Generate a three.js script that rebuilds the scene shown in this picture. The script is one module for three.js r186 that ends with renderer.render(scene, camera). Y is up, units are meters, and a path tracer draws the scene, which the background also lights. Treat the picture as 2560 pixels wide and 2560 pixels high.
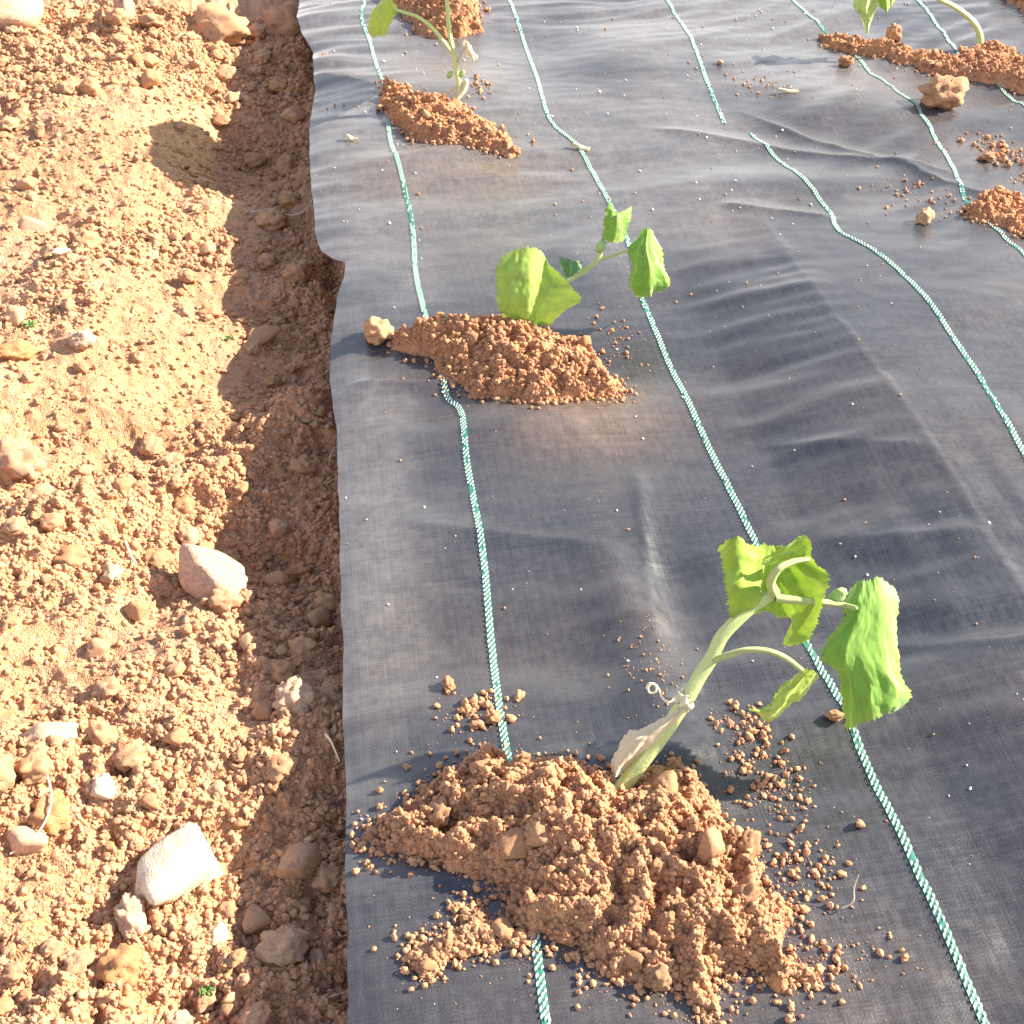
import * as THREE from 'three';
import { ImprovedNoise } from 'three/addons/math/ImprovedNoise.js';
import { mergeGeometries, mergeVertices } from 'three/addons/utils/BufferGeometryUtils.js';

// ---------------------------------------------------------------- camera, sky, sun, exposure
const scene = new THREE.Scene();
const camera = new THREE.PerspectiveCamera(45, 1, 0.02, 2000);
const PITCH = THREE.MathUtils.degToRad(39.6), YAW = THREE.MathUtils.degToRad(8.5);
camera.position.set(0, 0.67, 0);
camera.lookAt(Math.sin(YAW) * Math.cos(PITCH), 0.67 - Math.sin(PITCH), -Math.cos(YAW) * Math.cos(PITCH));

const SUN = new THREE.Vector3(0.85, 0.50, -0.10).normalize();
// hazy bright sky: pale round the horizon, bluer overhead, a broad soft brightening round the sun
const SW = 512, SH = 256, skyData = new Float32Array(SW * SH * 4);
for (let j = 0; j < SH; j++) for (let i = 0; i < SW; i++) {
  const el = ((j + 0.5) / SH - 0.5) * Math.PI, az = ((i + 0.5) / SW - 0.5) * 2 * Math.PI;
  const d = new THREE.Vector3(Math.cos(el) * Math.cos(az), Math.sin(el), Math.cos(el) * Math.sin(az));
  const up = Math.max(0, d.y), t = Math.pow(up, 0.75), c = Math.max(0, d.dot(SUN)), glow = 0.55 * Math.pow(c, 6) + 1.2 * Math.pow(c, 40);
  const k = (j * SW + i) * 4, low = d.y < 0 ? 0.55 : 1;
  skyData[k] = low * (2.10 - 1.88 * t + glow * 1.0); skyData[k + 1] = low * (2.12 - 1.76 * t + glow * 0.93); skyData[k + 2] = low * (2.15 - 1.38 * t + glow * 0.80); skyData[k + 3] = 1;
}
const skyTexture = new THREE.DataTexture(skyData, SW, SH, THREE.RGBAFormat, THREE.FloatType);
skyTexture.mapping = THREE.EquirectangularReflectionMapping; skyTexture.magFilter = THREE.LinearFilter; skyTexture.needsUpdate = true;
scene.background = skyTexture; scene.environment = skyTexture;
scene.backgroundIntensity = 0.28; scene.environmentIntensity = 0.28;

const sun = new THREE.DirectionalLight(new THREE.Color(1.0, 0.90, 0.76), 5);
sun.position.copy(SUN).multiplyScalar(6);
sun.castShadow = true;
sun.shadow.mapSize.set(4096, 4096);
Object.assign(sun.shadow.camera, { left: -3, right: 3, top: 3, bottom: -3, near: 0.1, far: 14 });
sun.shadow.camera.updateProjectionMatrix();
sun.shadow.radius = 1.2;
scene.add(sun, sun.target);

const renderer = new THREE.WebGLRenderer({ antialias: true });
renderer.setSize(1024, 1024);
renderer.toneMapping = THREE.LinearToneMapping;
renderer.toneMappingExposure = 3.6;
renderer.shadowMap.enabled = true;

// ---------------------------------------------------------------- measured positions, in metres
const EDGE = [[-0.0399,-0.3647],[-0.0373,-0.4443],[-0.0336,-0.5249],[-0.0327,-0.5948],[-0.0297,-0.6741],[-0.0266,-0.799],[-0.0234,-0.9353],[-0.0264,-1.0434],[-0.0213,-1.1129],[-0.0129,-1.1884],[-0.0029,-1.234],[-0.0005,-1.2733],[-0.0126,-1.2852],[-0.0262,-1.3105],[-0.0336,-1.3545],[-0.0334,-1.551],[-0.0331,-1.656],[-0.0219,-1.8119],[-0.0204,-1.9691],[-0.0347,-2.0402],[-0.0418,-2.1249],[-0.0388,-2.2079]];
const STRIPES = [[[0.0714,-0.348],[0.0737,-0.3986],[0.0762,-0.4663],[0.0784,-0.5782],[0.0831,-0.6687],[0.0882,-0.7482],[0.0899,-0.8698],[0.0929,-0.961],[0.0851,-0.9819],[0.0826,-1.0368],[0.0766,-1.1413],[0.0754,-1.2223],[0.0824,-1.351],[0.0806,-1.4693],[0.0737,-1.6039],[0.0816,-1.7348],[0.0741,-1.8625],[0.07,-1.9798],[0.0632,-2.0825],[0.0755,-2.1908]],[[0.3194,-0.3212],[0.3186,-0.4025],[0.318,-0.4812],[0.3185,-0.5325],[0.3163,-0.6168],[0.3131,-0.7413],[0.3105,-0.9374],[0.3112,-1.14],[0.3227,-1.248],[0.324,-1.3648],[0.3167,-1.5326],[0.2958,-1.6161],[0.305,-1.8059],[0.3166,-2.1547]],[[0.5615,-0.7042],[0.5658,-0.768],[0.5855,-0.933],[0.5903,-1.0756],[0.58,-1.1715],[0.5624,-1.2252],[0.5733,-1.2916],[0.5689,-1.3964],[0.5552,-1.5463]],[[0.5272,-1.5723],[0.5413,-1.7068],[0.5622,-1.8582],[0.575,-2.006],[0.5799,-2.1154]],[[0.7466,-1.28],[0.7734,-1.3816],[0.7943,-1.4962],[0.8061,-1.5969],[0.8031,-1.6676],[0.796,-1.7326],[0.8064,-1.8217],[0.7934,-1.9472],[0.7897,-2.084]],[[0.9616,-1.7868],[0.9781,-1.8939],[0.9995,-2.0527]]];
const MOUNDS = [[[-0.0272,-0.4865],[-0.0188,-0.4979],[0.0027,-0.5054],[0.0143,-0.5168],[0.0315,-0.5266],[0.0493,-0.5389],[0.0662,-0.5411],[0.081,-0.5284],[0.0936,-0.5265],[0.1084,-0.5266],[0.1253,-0.5183],[0.1423,-0.5112],[0.1501,-0.4965],[0.1737,-0.5111],[0.1845,-0.5095],[0.1968,-0.4929],[0.2059,-0.4728],[0.2121,-0.4508],[0.2202,-0.4252],[0.223,-0.4016],[0.2314,-0.391],[0.2119,-0.3775],[0.2232,-0.3617],[0.2344,-0.3514],[0.2096,-0.35],[0.1983,-0.3654],[0.1853,-0.3656],[0.1697,-0.356],[0.1678,-0.3381],[0.1596,-0.3425],[0.1516,-0.3604],[0.1343,-0.3613],[0.1181,-0.3671],[0.1056,-0.3758],[0.0998,-0.3872],[0.0824,-0.3987],[0.0632,-0.4106],[0.0637,-0.4254],[0.052,-0.4367],[0.0403,-0.4501],[0.0243,-0.4585],[0.0081,-0.4669],[-0.0134,-0.4742]],[[-0.0043,-0.3975],[0.0062,-0.4083],[0.0224,-0.4094],[0.0295,-0.4156],[0.0294,-0.4287],[0.0468,-0.4223],[0.0485,-0.411],[0.0698,-0.4006],[0.0671,-0.3938],[0.0464,-0.3952],[0.0189,-0.3922],[0.007,-0.3837]],[[0.0781,-1.0965],[0.1125,-1.1094],[0.1603,-1.0948],[0.1852,-1.0774],[0.2214,-1.0647],[0.2385,-1.0138],[0.2527,-0.9689],[0.2407,-0.9497],[0.2093,-0.9463],[0.1681,-0.9428],[0.1402,-0.9585],[0.1027,-0.9821],[0.085,-1.008],[0.0692,-1.0589],[0.0384,-1.0736],[0.0444,-1.0829]],[[0.0814,-1.8013],[0.0958,-1.7677],[0.1237,-1.7208],[0.1585,-1.6938],[0.1845,-1.6609],[0.219,-1.5909],[0.2347,-1.5188],[0.2216,-1.5107],[0.183,-1.5333],[0.144,-1.558],[0.1041,-1.5814],[0.0834,-1.633],[0.0715,-1.701]],[[0.1102,-2.1659],[0.1377,-2.0658],[0.1568,-1.9933],[0.1968,-1.9724],[0.2498,-2.0048],[0.258,-2.0881],[0.259,-2.1666],[0.2233,-2.2129],[0.1712,-2.2448],[0.1188,-2.2226]],[[0.7778,-1.893],[0.8192,-1.8868],[0.8471,-1.8458],[0.8903,-1.8035],[0.9451,-1.772],[1.0022,-1.8034],[1.0309,-1.8183],[1.0399,-1.7349],[1.067,-1.6755],[1.0616,-1.5727],[1.0268,-1.5979],[0.9892,-1.6321],[0.9495,-1.6716],[0.9048,-1.6997],[0.8679,-1.7494],[0.8279,-1.7965],[0.772,-1.8522]],[[0.7275,-1.2633],[0.7554,-1.2834],[0.7871,-1.3079],[0.8154,-1.2787],[0.8605,-1.2505],[0.8264,-1.1611],[0.7741,-1.1949],[0.751,-1.2171],[0.7287,-1.2394]],[[1.1508,-2.0833],[1.1482,-1.9551],[1.1412,-1.8019],[1.1467,-1.7304],[1.2151,-1.8402],[1.2116,-1.9731],[1.2214,-2.0878],[1.1962,-2.1377]]];
const STONES = [[-0.1466,-0.5078,0.0281],[-0.1448,-0.815,0.0285],[-0.2708,-0.5806,0.0155],[-0.2333,-0.5593,0.0153],[-0.2427,-0.6314,0.0201],[-0.2011,-0.5734,0.0111],[-0.0698,-0.6498,0.0145],[-0.3253,-0.9804,0.0224],[-0.3523,-1.1748,0.0179],[-0.3372,-2.2672,0.022],[-0.0808,-0.445,0.014],[-0.0682,-0.5053,0.0163],[-0.2478,-0.5376,0.0164],[-0.1786,-0.4376,0.0137],[-0.1746,-0.4741,0.0115],[-0.1215,-0.4624,0.0088],[-0.3782,-1.4722,0.0197],[-0.5263,-2.2677,0.0682],[-0.3328,-1.3896,0.0095],[-0.0907,-1.5417,0.0196],[-0.1851,-2.2705,0.0578],[-0.0596,-2.3533,0.0531],[-0.1965,-1.3893,0.0115],[-0.2854,-1.186,0.0148],[-0.0597,-1.3835,0.0169],[-0.0492,-0.4933,0.0105],[-0.1082,-0.7294,0.0095],[-0.1441,-0.4081,0.0077],[-0.1036,-1.2511,0.0181],[-0.2223,-0.8194,0.0099],[-0.0513,-0.7646,0.0116]];
const MATCLODS = [[0.8455,-1.5905,0.0282],[0.0261,-1.092,0.0146],[0.7703,-1.7651,0.0104],[0.671,-1.2412,0.0099],[0.8858,-1.8656,0.0125],[0.0447,-0.6144,0.0054],[0.0715,-0.5747,0.0056],[0.308,-0.5355,0.0052],[0.2945,-0.4485,0.0038],[0.8936,-1.74,0.0064],[0.8352,-1.417,0.0082],[0.2139,-1.7763,0.0046],[0.0662,-1.6914,0.0059],[0.58,-1.7802,0.0048]];
const SCRAPS = [[0.0217,-1.5975,0.012],[0.3186,-1.5237,0.0139],[0.642,-1.657,0.0181],[-0.0405,-0.5975,0.0098],[-0.2113,-0.8441,0.009],[-0.2468,-0.5311,0.0207],[0.1158,-0.3203,0.0029]];
const PLANTS = [{"base":[0.141,0.0,-0.4858],"stem":[[0.1363,-0.0008,-0.4854],[0.1391,0.0035,-0.4877],[0.1566,0.0233,-0.4986],[0.1726,0.0397,-0.5076],[0.1912,0.0603,-0.519],[0.2019,0.0748,-0.527],[0.2112,0.0861,-0.5332],[0.2179,0.0965,-0.5389],[0.2295,0.1064,-0.5443],[0.2436,0.115,-0.549],[0.2544,0.1198,-0.5517]],"petA":[[0.2532,0.1223,-0.5491],[0.2486,0.1338,-0.5474],[0.2519,0.1429,-0.5484],[0.2625,0.1453,-0.5517],[0.2749,0.1422,-0.556]],"petB":[[0.2537,0.1193,-0.5474],[0.2618,0.1187,-0.5451],[0.2711,0.1185,-0.543],[0.2879,0.1146,-0.5428],[0.298,0.1111,-0.5429],[0.3046,0.1135,-0.5362]],"petC":[[0.2113,0.0865,-0.5294],[0.2198,0.093,-0.5269],[0.2306,0.0986,-0.524],[0.2417,0.0998,-0.5207],[0.2533,0.0959,-0.5166],[0.2659,0.0859,-0.5111]],"bud":[[0.2963,0.1152,-0.5471]],"leafA":[[[0.2195,0.1462,-0.5702],[0.2304,0.1546,-0.5708],[0.2404,0.1437,-0.5728],[0.2545,0.1383,-0.5779],[0.2659,0.1367,-0.577],[0.274,0.1392,-0.5683],[0.2774,0.1428,-0.5564]],[[0.2218,0.1363,-0.5648],[0.2322,0.1399,-0.5628],[0.2455,0.1318,-0.5663],[0.2566,0.1266,-0.5714],[0.2668,0.1262,-0.5712],[0.2762,0.1302,-0.5634],[0.2859,0.1345,-0.5518]],[[0.2215,0.1259,-0.553],[0.2313,0.1307,-0.5517],[0.2452,0.1245,-0.5563],[0.2557,0.1181,-0.5608],[0.2645,0.1179,-0.5606],[0.2752,0.123,-0.5535],[0.2861,0.1306,-0.5436]],[[0.222,0.1173,-0.5463],[0.2322,0.1221,-0.545],[0.2461,0.1158,-0.5495],[0.2559,0.1077,-0.5531],[0.2635,0.107,-0.5527],[0.2716,0.1103,-0.5445],[0.2801,0.1172,-0.5343]],[[0.2243,0.1058,-0.544],[0.2342,0.1123,-0.5436],[0.2483,0.1071,-0.5487],[0.2594,0.0988,-0.5521],[0.2669,0.0953,-0.5502],[0.2694,0.0969,-0.5411],[0.2755,0.1042,-0.5311]],[[0.2258,0.1015,-0.5456],[0.2359,0.1086,-0.5455],[0.2507,0.1036,-0.5508],[0.2619,0.0955,-0.5543],[0.2688,0.092,-0.5524],[0.262,0.0845,-0.5383],[0.2741,0.0946,-0.5298]]],"flapA":[[[0.2411,0.1452,-0.5537],[0.2498,0.1503,-0.5565],[0.2598,0.1542,-0.5586],[0.2709,0.1582,-0.5608],[0.2755,0.1555,-0.5593]],[[0.2446,0.1402,-0.5569],[0.2527,0.1428,-0.5583],[0.2614,0.1452,-0.5597],[0.2714,0.1481,-0.5612],[0.278,0.1475,-0.5609]],[[0.2517,0.131,-0.5659],[0.2593,0.1311,-0.5659],[0.2669,0.1326,-0.5667],[0.2757,0.134,-0.5675],[0.2824,0.1329,-0.5669]]],"leafB":[[[0.3126,0.1024,-0.5661],[0.3169,0.1127,-0.5618],[0.3235,0.1147,-0.5599],[0.3312,0.1135,-0.5622],[0.3469,0.0971,-0.5672]],[[0.3024,0.1035,-0.5487],[0.3088,0.1125,-0.5437],[0.3166,0.1147,-0.5419],[0.3279,0.1118,-0.5433],[0.3426,0.0997,-0.5507]],[[0.2987,0.1024,-0.5381],[0.3037,0.1083,-0.5314],[0.3126,0.1082,-0.5283],[0.3238,0.1042,-0.5291],[0.3365,0.0907,-0.5357]],[[0.285,0.0943,-0.5277],[0.2938,0.0999,-0.5208],[0.3064,0.0996,-0.5176],[0.3212,0.0929,-0.5169],[0.3349,0.079,-0.5233]],[[0.2806,0.0869,-0.5196],[0.2921,0.0907,-0.5117],[0.3047,0.0893,-0.5079],[0.3195,0.0825,-0.5072],[0.3361,0.0681,-0.5132]],[[0.2914,0.0775,-0.5144],[0.2968,0.0803,-0.506],[0.3082,0.0768,-0.501],[0.3244,0.0709,-0.5008],[0.3433,0.0569,-0.5071]],[[0.2928,0.0606,-0.5051],[0.2991,0.0668,-0.4986],[0.308,0.0669,-0.4956],[0.3217,0.0623,-0.496],[0.3387,0.051,-0.5039]],[[0.298,0.0377,-0.4986],[0.3022,0.0475,-0.494],[0.3113,0.0532,-0.4941],[0.3227,0.0524,-0.4966],[0.3333,0.0429,-0.5054]]],"leafC":[[[0.2667,0.0824,-0.5171],[0.269,0.0897,-0.5092],[0.28,0.0748,-0.515]],[[0.259,0.0769,-0.5141],[0.2588,0.0811,-0.5044],[0.2681,0.0657,-0.5099]],[[0.2494,0.0714,-0.5091],[0.25,0.0757,-0.4995],[0.2575,0.0614,-0.5056]],[[0.2423,0.0636,-0.5068],[0.2411,0.0676,-0.497],[0.2452,0.0516,-0.5022]],[[0.2309,0.0617,-0.5077],[0.2306,0.0684,-0.4994],[0.2375,0.0546,-0.5058]]],"tendril":[[0.1656,0.0746,-0.5228],[0.1674,0.0785,-0.523],[0.1714,0.0773,-0.5223],[0.1716,0.0717,-0.5213],[0.1683,0.0701,-0.5224],[0.1676,0.0722,-0.5255],[0.1714,0.074,-0.5265],[0.1749,0.0698,-0.5242],[0.1761,0.0666,-0.5204],[0.1798,0.0648,-0.5174],[0.1853,0.0656,-0.5199],[0.1903,0.0682,-0.5233]],"dead":[[[0.1901,0.0565,-0.5209],[0.1886,0.0633,-0.5126],[0.1919,0.0557,-0.5164]],[[0.1761,0.0498,-0.5152],[0.1762,0.056,-0.5066],[0.1813,0.0487,-0.5106]],[[0.1634,0.0455,-0.5128],[0.1639,0.05,-0.5033],[0.1689,0.0393,-0.5054]],[[0.1525,0.0435,-0.5137],[0.1548,0.044,-0.502],[0.1609,0.0313,-0.503]],[[0.1413,0.0268,-0.5066],[0.1447,0.0324,-0.4976],[0.1508,0.023,-0.5005]],[[0.1416,0.0191,-0.5003],[0.1421,0.0276,-0.493],[0.1458,0.0205,-0.4971]]]},{"base":[0.1821,0.0,-1.0618],"stem":[[0.183,-0.0012,-1.0615],[0.1823,0.0018,-1.0623],[0.1816,0.0137,-1.0653],[0.1845,0.0201,-1.0769],[0.1962,0.0319,-1.0898],[0.2208,0.0457,-1.1033],[0.2405,0.056,-1.1058],[0.2542,0.0663,-1.1084],[0.258,0.075,-1.1106]],"petB":[[0.2565,0.0751,-1.1106],[0.2572,0.0808,-1.112],[0.2587,0.0857,-1.1133]],"petC":[[0.2541,0.0659,-1.1083],[0.2628,0.0677,-1.1068],[0.2699,0.071,-1.1056],[0.2835,0.0779,-1.1013]],"petA":[[0.1819,0.0137,-1.0653],[0.1872,0.0252,-1.0621],[0.1907,0.0444,-1.0629],[0.1923,0.0638,-1.0658]],"bud":[[0.2571,0.0796,-1.1097]],"leafA":[[[0.154,0.0813,-1.1002],[0.1681,0.092,-1.0928],[0.1838,0.0931,-1.0911],[0.1961,0.0814,-1.0982],[0.1989,0.075,-1.0886]],[[0.1466,0.0754,-1.0867],[0.163,0.0804,-1.0779],[0.1786,0.0802,-1.0759],[0.1947,0.0687,-1.083],[0.2077,0.0719,-1.0758]],[[0.1453,0.0628,-1.0775],[0.1602,0.0666,-1.0685],[0.1772,0.0663,-1.0664],[0.192,0.0575,-1.0742],[0.2188,0.0602,-1.0669]],[[0.1453,0.0466,-1.0715],[0.1593,0.0506,-1.0625],[0.1749,0.0504,-1.0604],[0.1894,0.0415,-1.0682],[0.2285,0.048,-1.0618]],[[0.1503,0.0312,-1.0716],[0.1608,0.0355,-1.0627],[0.1736,0.0356,-1.0607],[0.1871,0.028,-1.0688],[0.2129,0.0362,-1.0629]],[[0.1643,0.0187,-1.0765],[0.1704,0.0227,-1.0675],[0.1759,0.0214,-1.0652],[0.1832,0.0136,-1.0732],[0.1984,0.0191,-1.0666]]],"leafD":[[[0.2155,0.0661,-1.1184],[0.2264,0.0664,-1.1124],[0.2402,0.0571,-1.1161]],[[0.2176,0.0562,-1.1119],[0.2255,0.057,-1.1061],[0.2356,0.0491,-1.1101]],[[0.2219,0.0457,-1.1093],[0.2246,0.0475,-1.1037],[0.2294,0.0437,-1.1087]]],"leafB":[[[0.2673,0.1163,-1.1329],[0.2756,0.1099,-1.1213],[0.2925,0.1088,-1.135]],[[0.2615,0.1033,-1.1177],[0.2715,0.107,-1.1086],[0.2876,0.0998,-1.1208]],[[0.2581,0.0856,-1.1152],[0.269,0.0856,-1.1052],[0.2836,0.0798,-1.1178]]],"leafC":[[[0.2981,0.0816,-1.1202],[0.3028,0.0976,-1.1062],[0.3172,0.0792,-1.1216]],[[0.284,0.0769,-1.1031],[0.2977,0.0842,-1.0869],[0.3199,0.0692,-1.1031]],[[0.2855,0.0633,-1.0917],[0.2989,0.0722,-1.0759],[0.322,0.0568,-1.092]],[[0.2831,0.046,-1.0873],[0.2991,0.0565,-1.072],[0.3256,0.0431,-1.0886]],[[0.2967,0.0285,-1.089],[0.3022,0.0395,-1.0737],[0.3163,0.0335,-1.0922]]]},{"base":[0.1603,0.0,-1.6779],"stem":[[0.1564,-0.0021,-1.6775],[0.158,0.0028,-1.6784],[0.1692,0.0181,-1.6815],[0.1777,0.0299,-1.6839],[0.1766,0.0468,-1.6872],[0.1741,0.0613,-1.6901],[0.1724,0.078,-1.6935],[0.1692,0.0935,-1.6966],[0.1671,0.1203,-1.7019],[0.1671,0.1432,-1.7065],[0.1676,0.1635,-1.7106],[0.1704,0.1802,-1.7139]],"old":[[0.1512,-0.0018,-1.6775],[0.1596,0.0076,-1.6794],[0.1733,0.0204,-1.682],[0.1828,0.0296,-1.6838],[0.1874,0.0391,-1.6857]],"old2":[[0.1479,0.0083,-1.6795],[0.1564,0.0213,-1.6821],[0.1659,0.0293,-1.6837],[0.1753,0.0336,-1.6846]],"petA":[[0.1711,0.0769,-1.6933],[0.1576,0.0953,-1.6929],[0.1433,0.1128,-1.6944],[0.1252,0.1268,-1.6952],[0.1106,0.132,-1.6963],[0.0974,0.136,-1.6991]],"bud":[[0.166,0.0498,-1.6878]],"bud2":[[0.1826,0.0502,-1.6879]],"flower":[[[0.1876,0.0914,-1.7002],[0.1903,0.0932,-1.6905],[0.1951,0.0863,-1.6991]],[[0.1868,0.0844,-1.6948],[0.192,0.085,-1.6849],[0.1994,0.0791,-1.6937]],[[0.1902,0.0748,-1.6928],[0.1967,0.0754,-1.683],[0.2048,0.0717,-1.6922]],[[0.1918,0.0711,-1.6961],[0.1981,0.0681,-1.6855],[0.2044,0.0657,-1.695]]],"petF":[[0.1757,0.0541,-1.6887],[0.1797,0.0706,-1.692],[0.1867,0.0821,-1.6943],[0.1908,0.0866,-1.6952]],"leafA":[[[0.0779,0.1424,-1.7164],[0.0898,0.1499,-1.7019],[0.1004,0.1369,-1.7133]],[[0.0638,0.1277,-1.7054],[0.0792,0.1318,-1.6902],[0.0974,0.1291,-1.7037]],[[0.06,0.1102,-1.6999],[0.0742,0.1179,-1.6854],[0.0916,0.1208,-1.7]],[[0.064,0.0993,-1.7017],[0.0736,0.1075,-1.6874],[0.0815,0.0999,-1.6999]]],"petB":[[0.1704,0.1802,-1.7139],[0.2,0.215,-1.73],[0.245,0.24,-1.8]],"leafB":[[[0.235,0.25,-1.866],[0.25,0.256,-1.833],[0.255,0.258,-1.8],[0.25,0.256,-1.767],[0.235,0.25,-1.734]],[[0.245,0.22,-1.914],[0.26,0.226,-1.857],[0.265,0.228,-1.8],[0.26,0.226,-1.743],[0.245,0.22,-1.686]],[[0.255,0.19,-1.92],[0.27,0.196,-1.86],[0.275,0.198,-1.8],[0.27,0.196,-1.74],[0.255,0.19,-1.68]],[[0.265,0.16,-1.896],[0.28,0.166,-1.848],[0.285,0.168,-1.8],[0.28,0.166,-1.752],[0.265,0.16,-1.704]],[[0.275,0.13,-1.836],[0.29,0.136,-1.818],[0.295,0.138,-1.8],[0.29,0.136,-1.782],[0.275,0.13,-1.764]]]},{"base":[1.002,0.0,-1.7996],"stem":[[1.0021,-0.0021,-1.7994],[0.9996,0.0057,-1.8002],[0.9975,0.0196,-1.8015],[0.9893,0.0351,-1.8031],[0.9727,0.0508,-1.8047],[0.9443,0.0684,-1.8064],[0.9227,0.0781,-1.8074],[0.8901,0.0955,-1.8091],[0.8571,0.1084,-1.8104],[0.8309,0.1109,-1.8107]],"petA":[[0.8341,0.1108,-1.8107],[0.8158,0.1104,-1.8046],[0.8011,0.1022,-1.7998]],"petB":[[0.8472,0.1095,-1.8105],[0.8384,0.1046,-1.8061],[0.8319,0.0954,-1.8031]],"bud":[[0.8291,0.1124,-1.8108]],"leafA":[[[0.8034,0.0973,-1.8413],[0.8089,0.1071,-1.8223],[0.8346,0.096,-1.8412]],[[0.7898,0.0833,-1.8199],[0.8022,0.0901,-1.8006],[0.8282,0.0817,-1.8198]],[[0.7899,0.0698,-1.8126],[0.7988,0.0762,-1.7932],[0.8245,0.0697,-1.8126]],[[0.8011,0.0576,-1.8113],[0.8031,0.0636,-1.792],[0.8224,0.0573,-1.8113]],[[0.8142,0.035,-1.8151],[0.8094,0.0379,-1.7954],[0.82,0.0348,-1.8151]]],"leafB":[[[0.8325,0.0951,-1.8291],[0.8355,0.1025,-1.8138],[0.8572,0.0935,-1.8309]],[[0.8253,0.085,-1.8141],[0.8304,0.0895,-1.7985],[0.8527,0.0818,-1.8158]],[[0.8273,0.073,-1.8089],[0.8308,0.0776,-1.7934],[0.8484,0.0729,-1.8109]],[[0.8383,0.0653,-1.8101],[0.8338,0.0689,-1.7945],[0.844,0.0652,-1.8121]]]}];

// ---------------------------------------------------------------- helpers
let seed = 20240611;
const rnd = () => { seed = (seed + 0x6D2B79F5) | 0; let t = Math.imul(seed ^ (seed >>> 15), 1 | seed); t = (t + Math.imul(t ^ (t >>> 7), 61 | t)) ^ t; return ((t ^ (t >>> 14)) >>> 0) / 4294967296; };
const rr = (a, b) => a + (b - a) * rnd();
const gauss = () => (rnd() + rnd() + rnd() + rnd() - 2) * 0.87;
const IN = new ImprovedNoise();
const nz = (x, y, z = 0.37) => IN.noise(x + 101.3, y + 57.7, z + 13.1);
const sm = (a, b, x) => { const t = Math.min(1, Math.max(0, (x - a) / (b - a))); return t * t * (3 - 2 * t); };
const mix = (a, b, t) => a + (b - a) * t;
const fbm = (x, y, o = 4, z = 0.37) => { let s = 0, a = 1, f = 1; for (let i = 0; i < o; i++) { s += a * nz(x * f, y * f, z + i * 3.7); a *= 0.5; f *= 2.03; } return s; };
const bump = (x, z, cx, cz, rx, rz) => Math.exp(-(((x - cx) / rx) ** 2) - (((z - cz) / rz) ** 2));
const taken = new Map();
function numbered(name) { const n = taken.get(name) || 0; taken.set(name, n + 1); return n ? `${name}_${String(n).padStart(3, '0')}` : name; }
function add(o, name, label, category, group, kind) {
  o.name = numbered(name); o.userData = { label, category };
  if (group) o.userData.group = group;
  if (kind) o.userData.kind = kind;
  scene.add(o); return o;
}
function part(parent, name, geo, mat, label) {
  const m = new THREE.Mesh(geo, mat); m.name = name; m.castShadow = m.receiveShadow = true;
  if (label) m.userData.label = label;
  parent.add(m); return m;
}
function lerpLine(line, z) {                      // x of a line of [x, z] points (z falling) at z
  if (z >= line[0][1]) return line[0][0];
  for (let i = 1; i < line.length; i++) if (z >= line[i][1]) { const [x0, z0] = line[i - 1], [x1, z1] = line[i], t = (z - z0) / (z1 - z0 || 1e-6); return mix(x0, x1, t); }
  return line[line.length - 1][0];
}

// ---------------------------------------------------------------- textures
function dataTex(n, fn, srgb, repeat = 1) {
  const d = new Uint8Array(n * n * 4);
  for (let j = 0; j < n; j++) for (let i = 0; i < n; i++) { const c = fn(i, j); const k = (j * n + i) * 4; d[k] = c[0]; d[k + 1] = c[1]; d[k + 2] = c[2]; d[k + 3] = 255; }
  const t = new THREE.DataTexture(d, n, n); t.wrapS = t.wrapT = THREE.RepeatWrapping; t.magFilter = THREE.LinearFilter; t.minFilter = THREE.LinearMipmapLinearFilter; t.generateMipmaps = true;
  if (srgb) t.colorSpace = THREE.SRGBColorSpace;
  t.repeat.set(repeat, repeat); t.needsUpdate = true; return t;
}
function tileNoise(n, cells, s) {                 // tiling value noise
  const g = new Float32Array(cells * cells); let q = s; for (let i = 0; i < g.length; i++) { q = (q * 1664525 + 1013904223) >>> 0; g[i] = q / 4294967296; }
  return (i, j) => {
    const x = i / n * cells, y = j / n * cells, x0 = Math.floor(x), y0 = Math.floor(y), fx = x - x0, fy = y - y0, u = fx * fx * (3 - 2 * fx), v = fy * fy * (3 - 2 * fy);
    const a = g[(y0 % cells) * cells + x0 % cells], b = g[(y0 % cells) * cells + (x0 + 1) % cells], c = g[((y0 + 1) % cells) * cells + x0 % cells], e = g[((y0 + 1) % cells) * cells + (x0 + 1) % cells];
    return mix(mix(a, b, u), mix(c, e, u), v);
  };
}
const N = 1024;
const s1 = tileNoise(N, 37, 11), s2 = tileNoise(N, 113, 12), s3 = tileNoise(N, 307, 13), s4 = tileNoise(N, 512, 14), s5 = tileNoise(N, 61, 15);
// soil: grain of sand, silt and small aggregates; one tile is 0.25 m
const soilColor = dataTex(N, (i, j) => {
  const a = s1(i, j), b = s2(i, j), c = s3(i, j), d = s4(i, j), e = s5(i, j);
  const k = 0.90 + 0.10 * (a - 0.5) + 0.14 * (b - 0.5) + 0.2 * (c - 0.5) + 0.16 * (d - 0.5), w = (e - 0.5) * 0.16;
  return [Math.min(255, 255 * k * (1 + w * .3)), Math.min(255, 255 * k), Math.min(255, 255 * k * (1 - w))];
}, true, 4);
const soilBump = dataTex(N, (i, j) => { const v = 255 * (0.15 * s1(i, j) + 0.3 * s2(i, j) + 0.35 * s3(i, j) + 0.2 * s4(i, j)); return [v, v, v]; }, false, 4);
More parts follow.
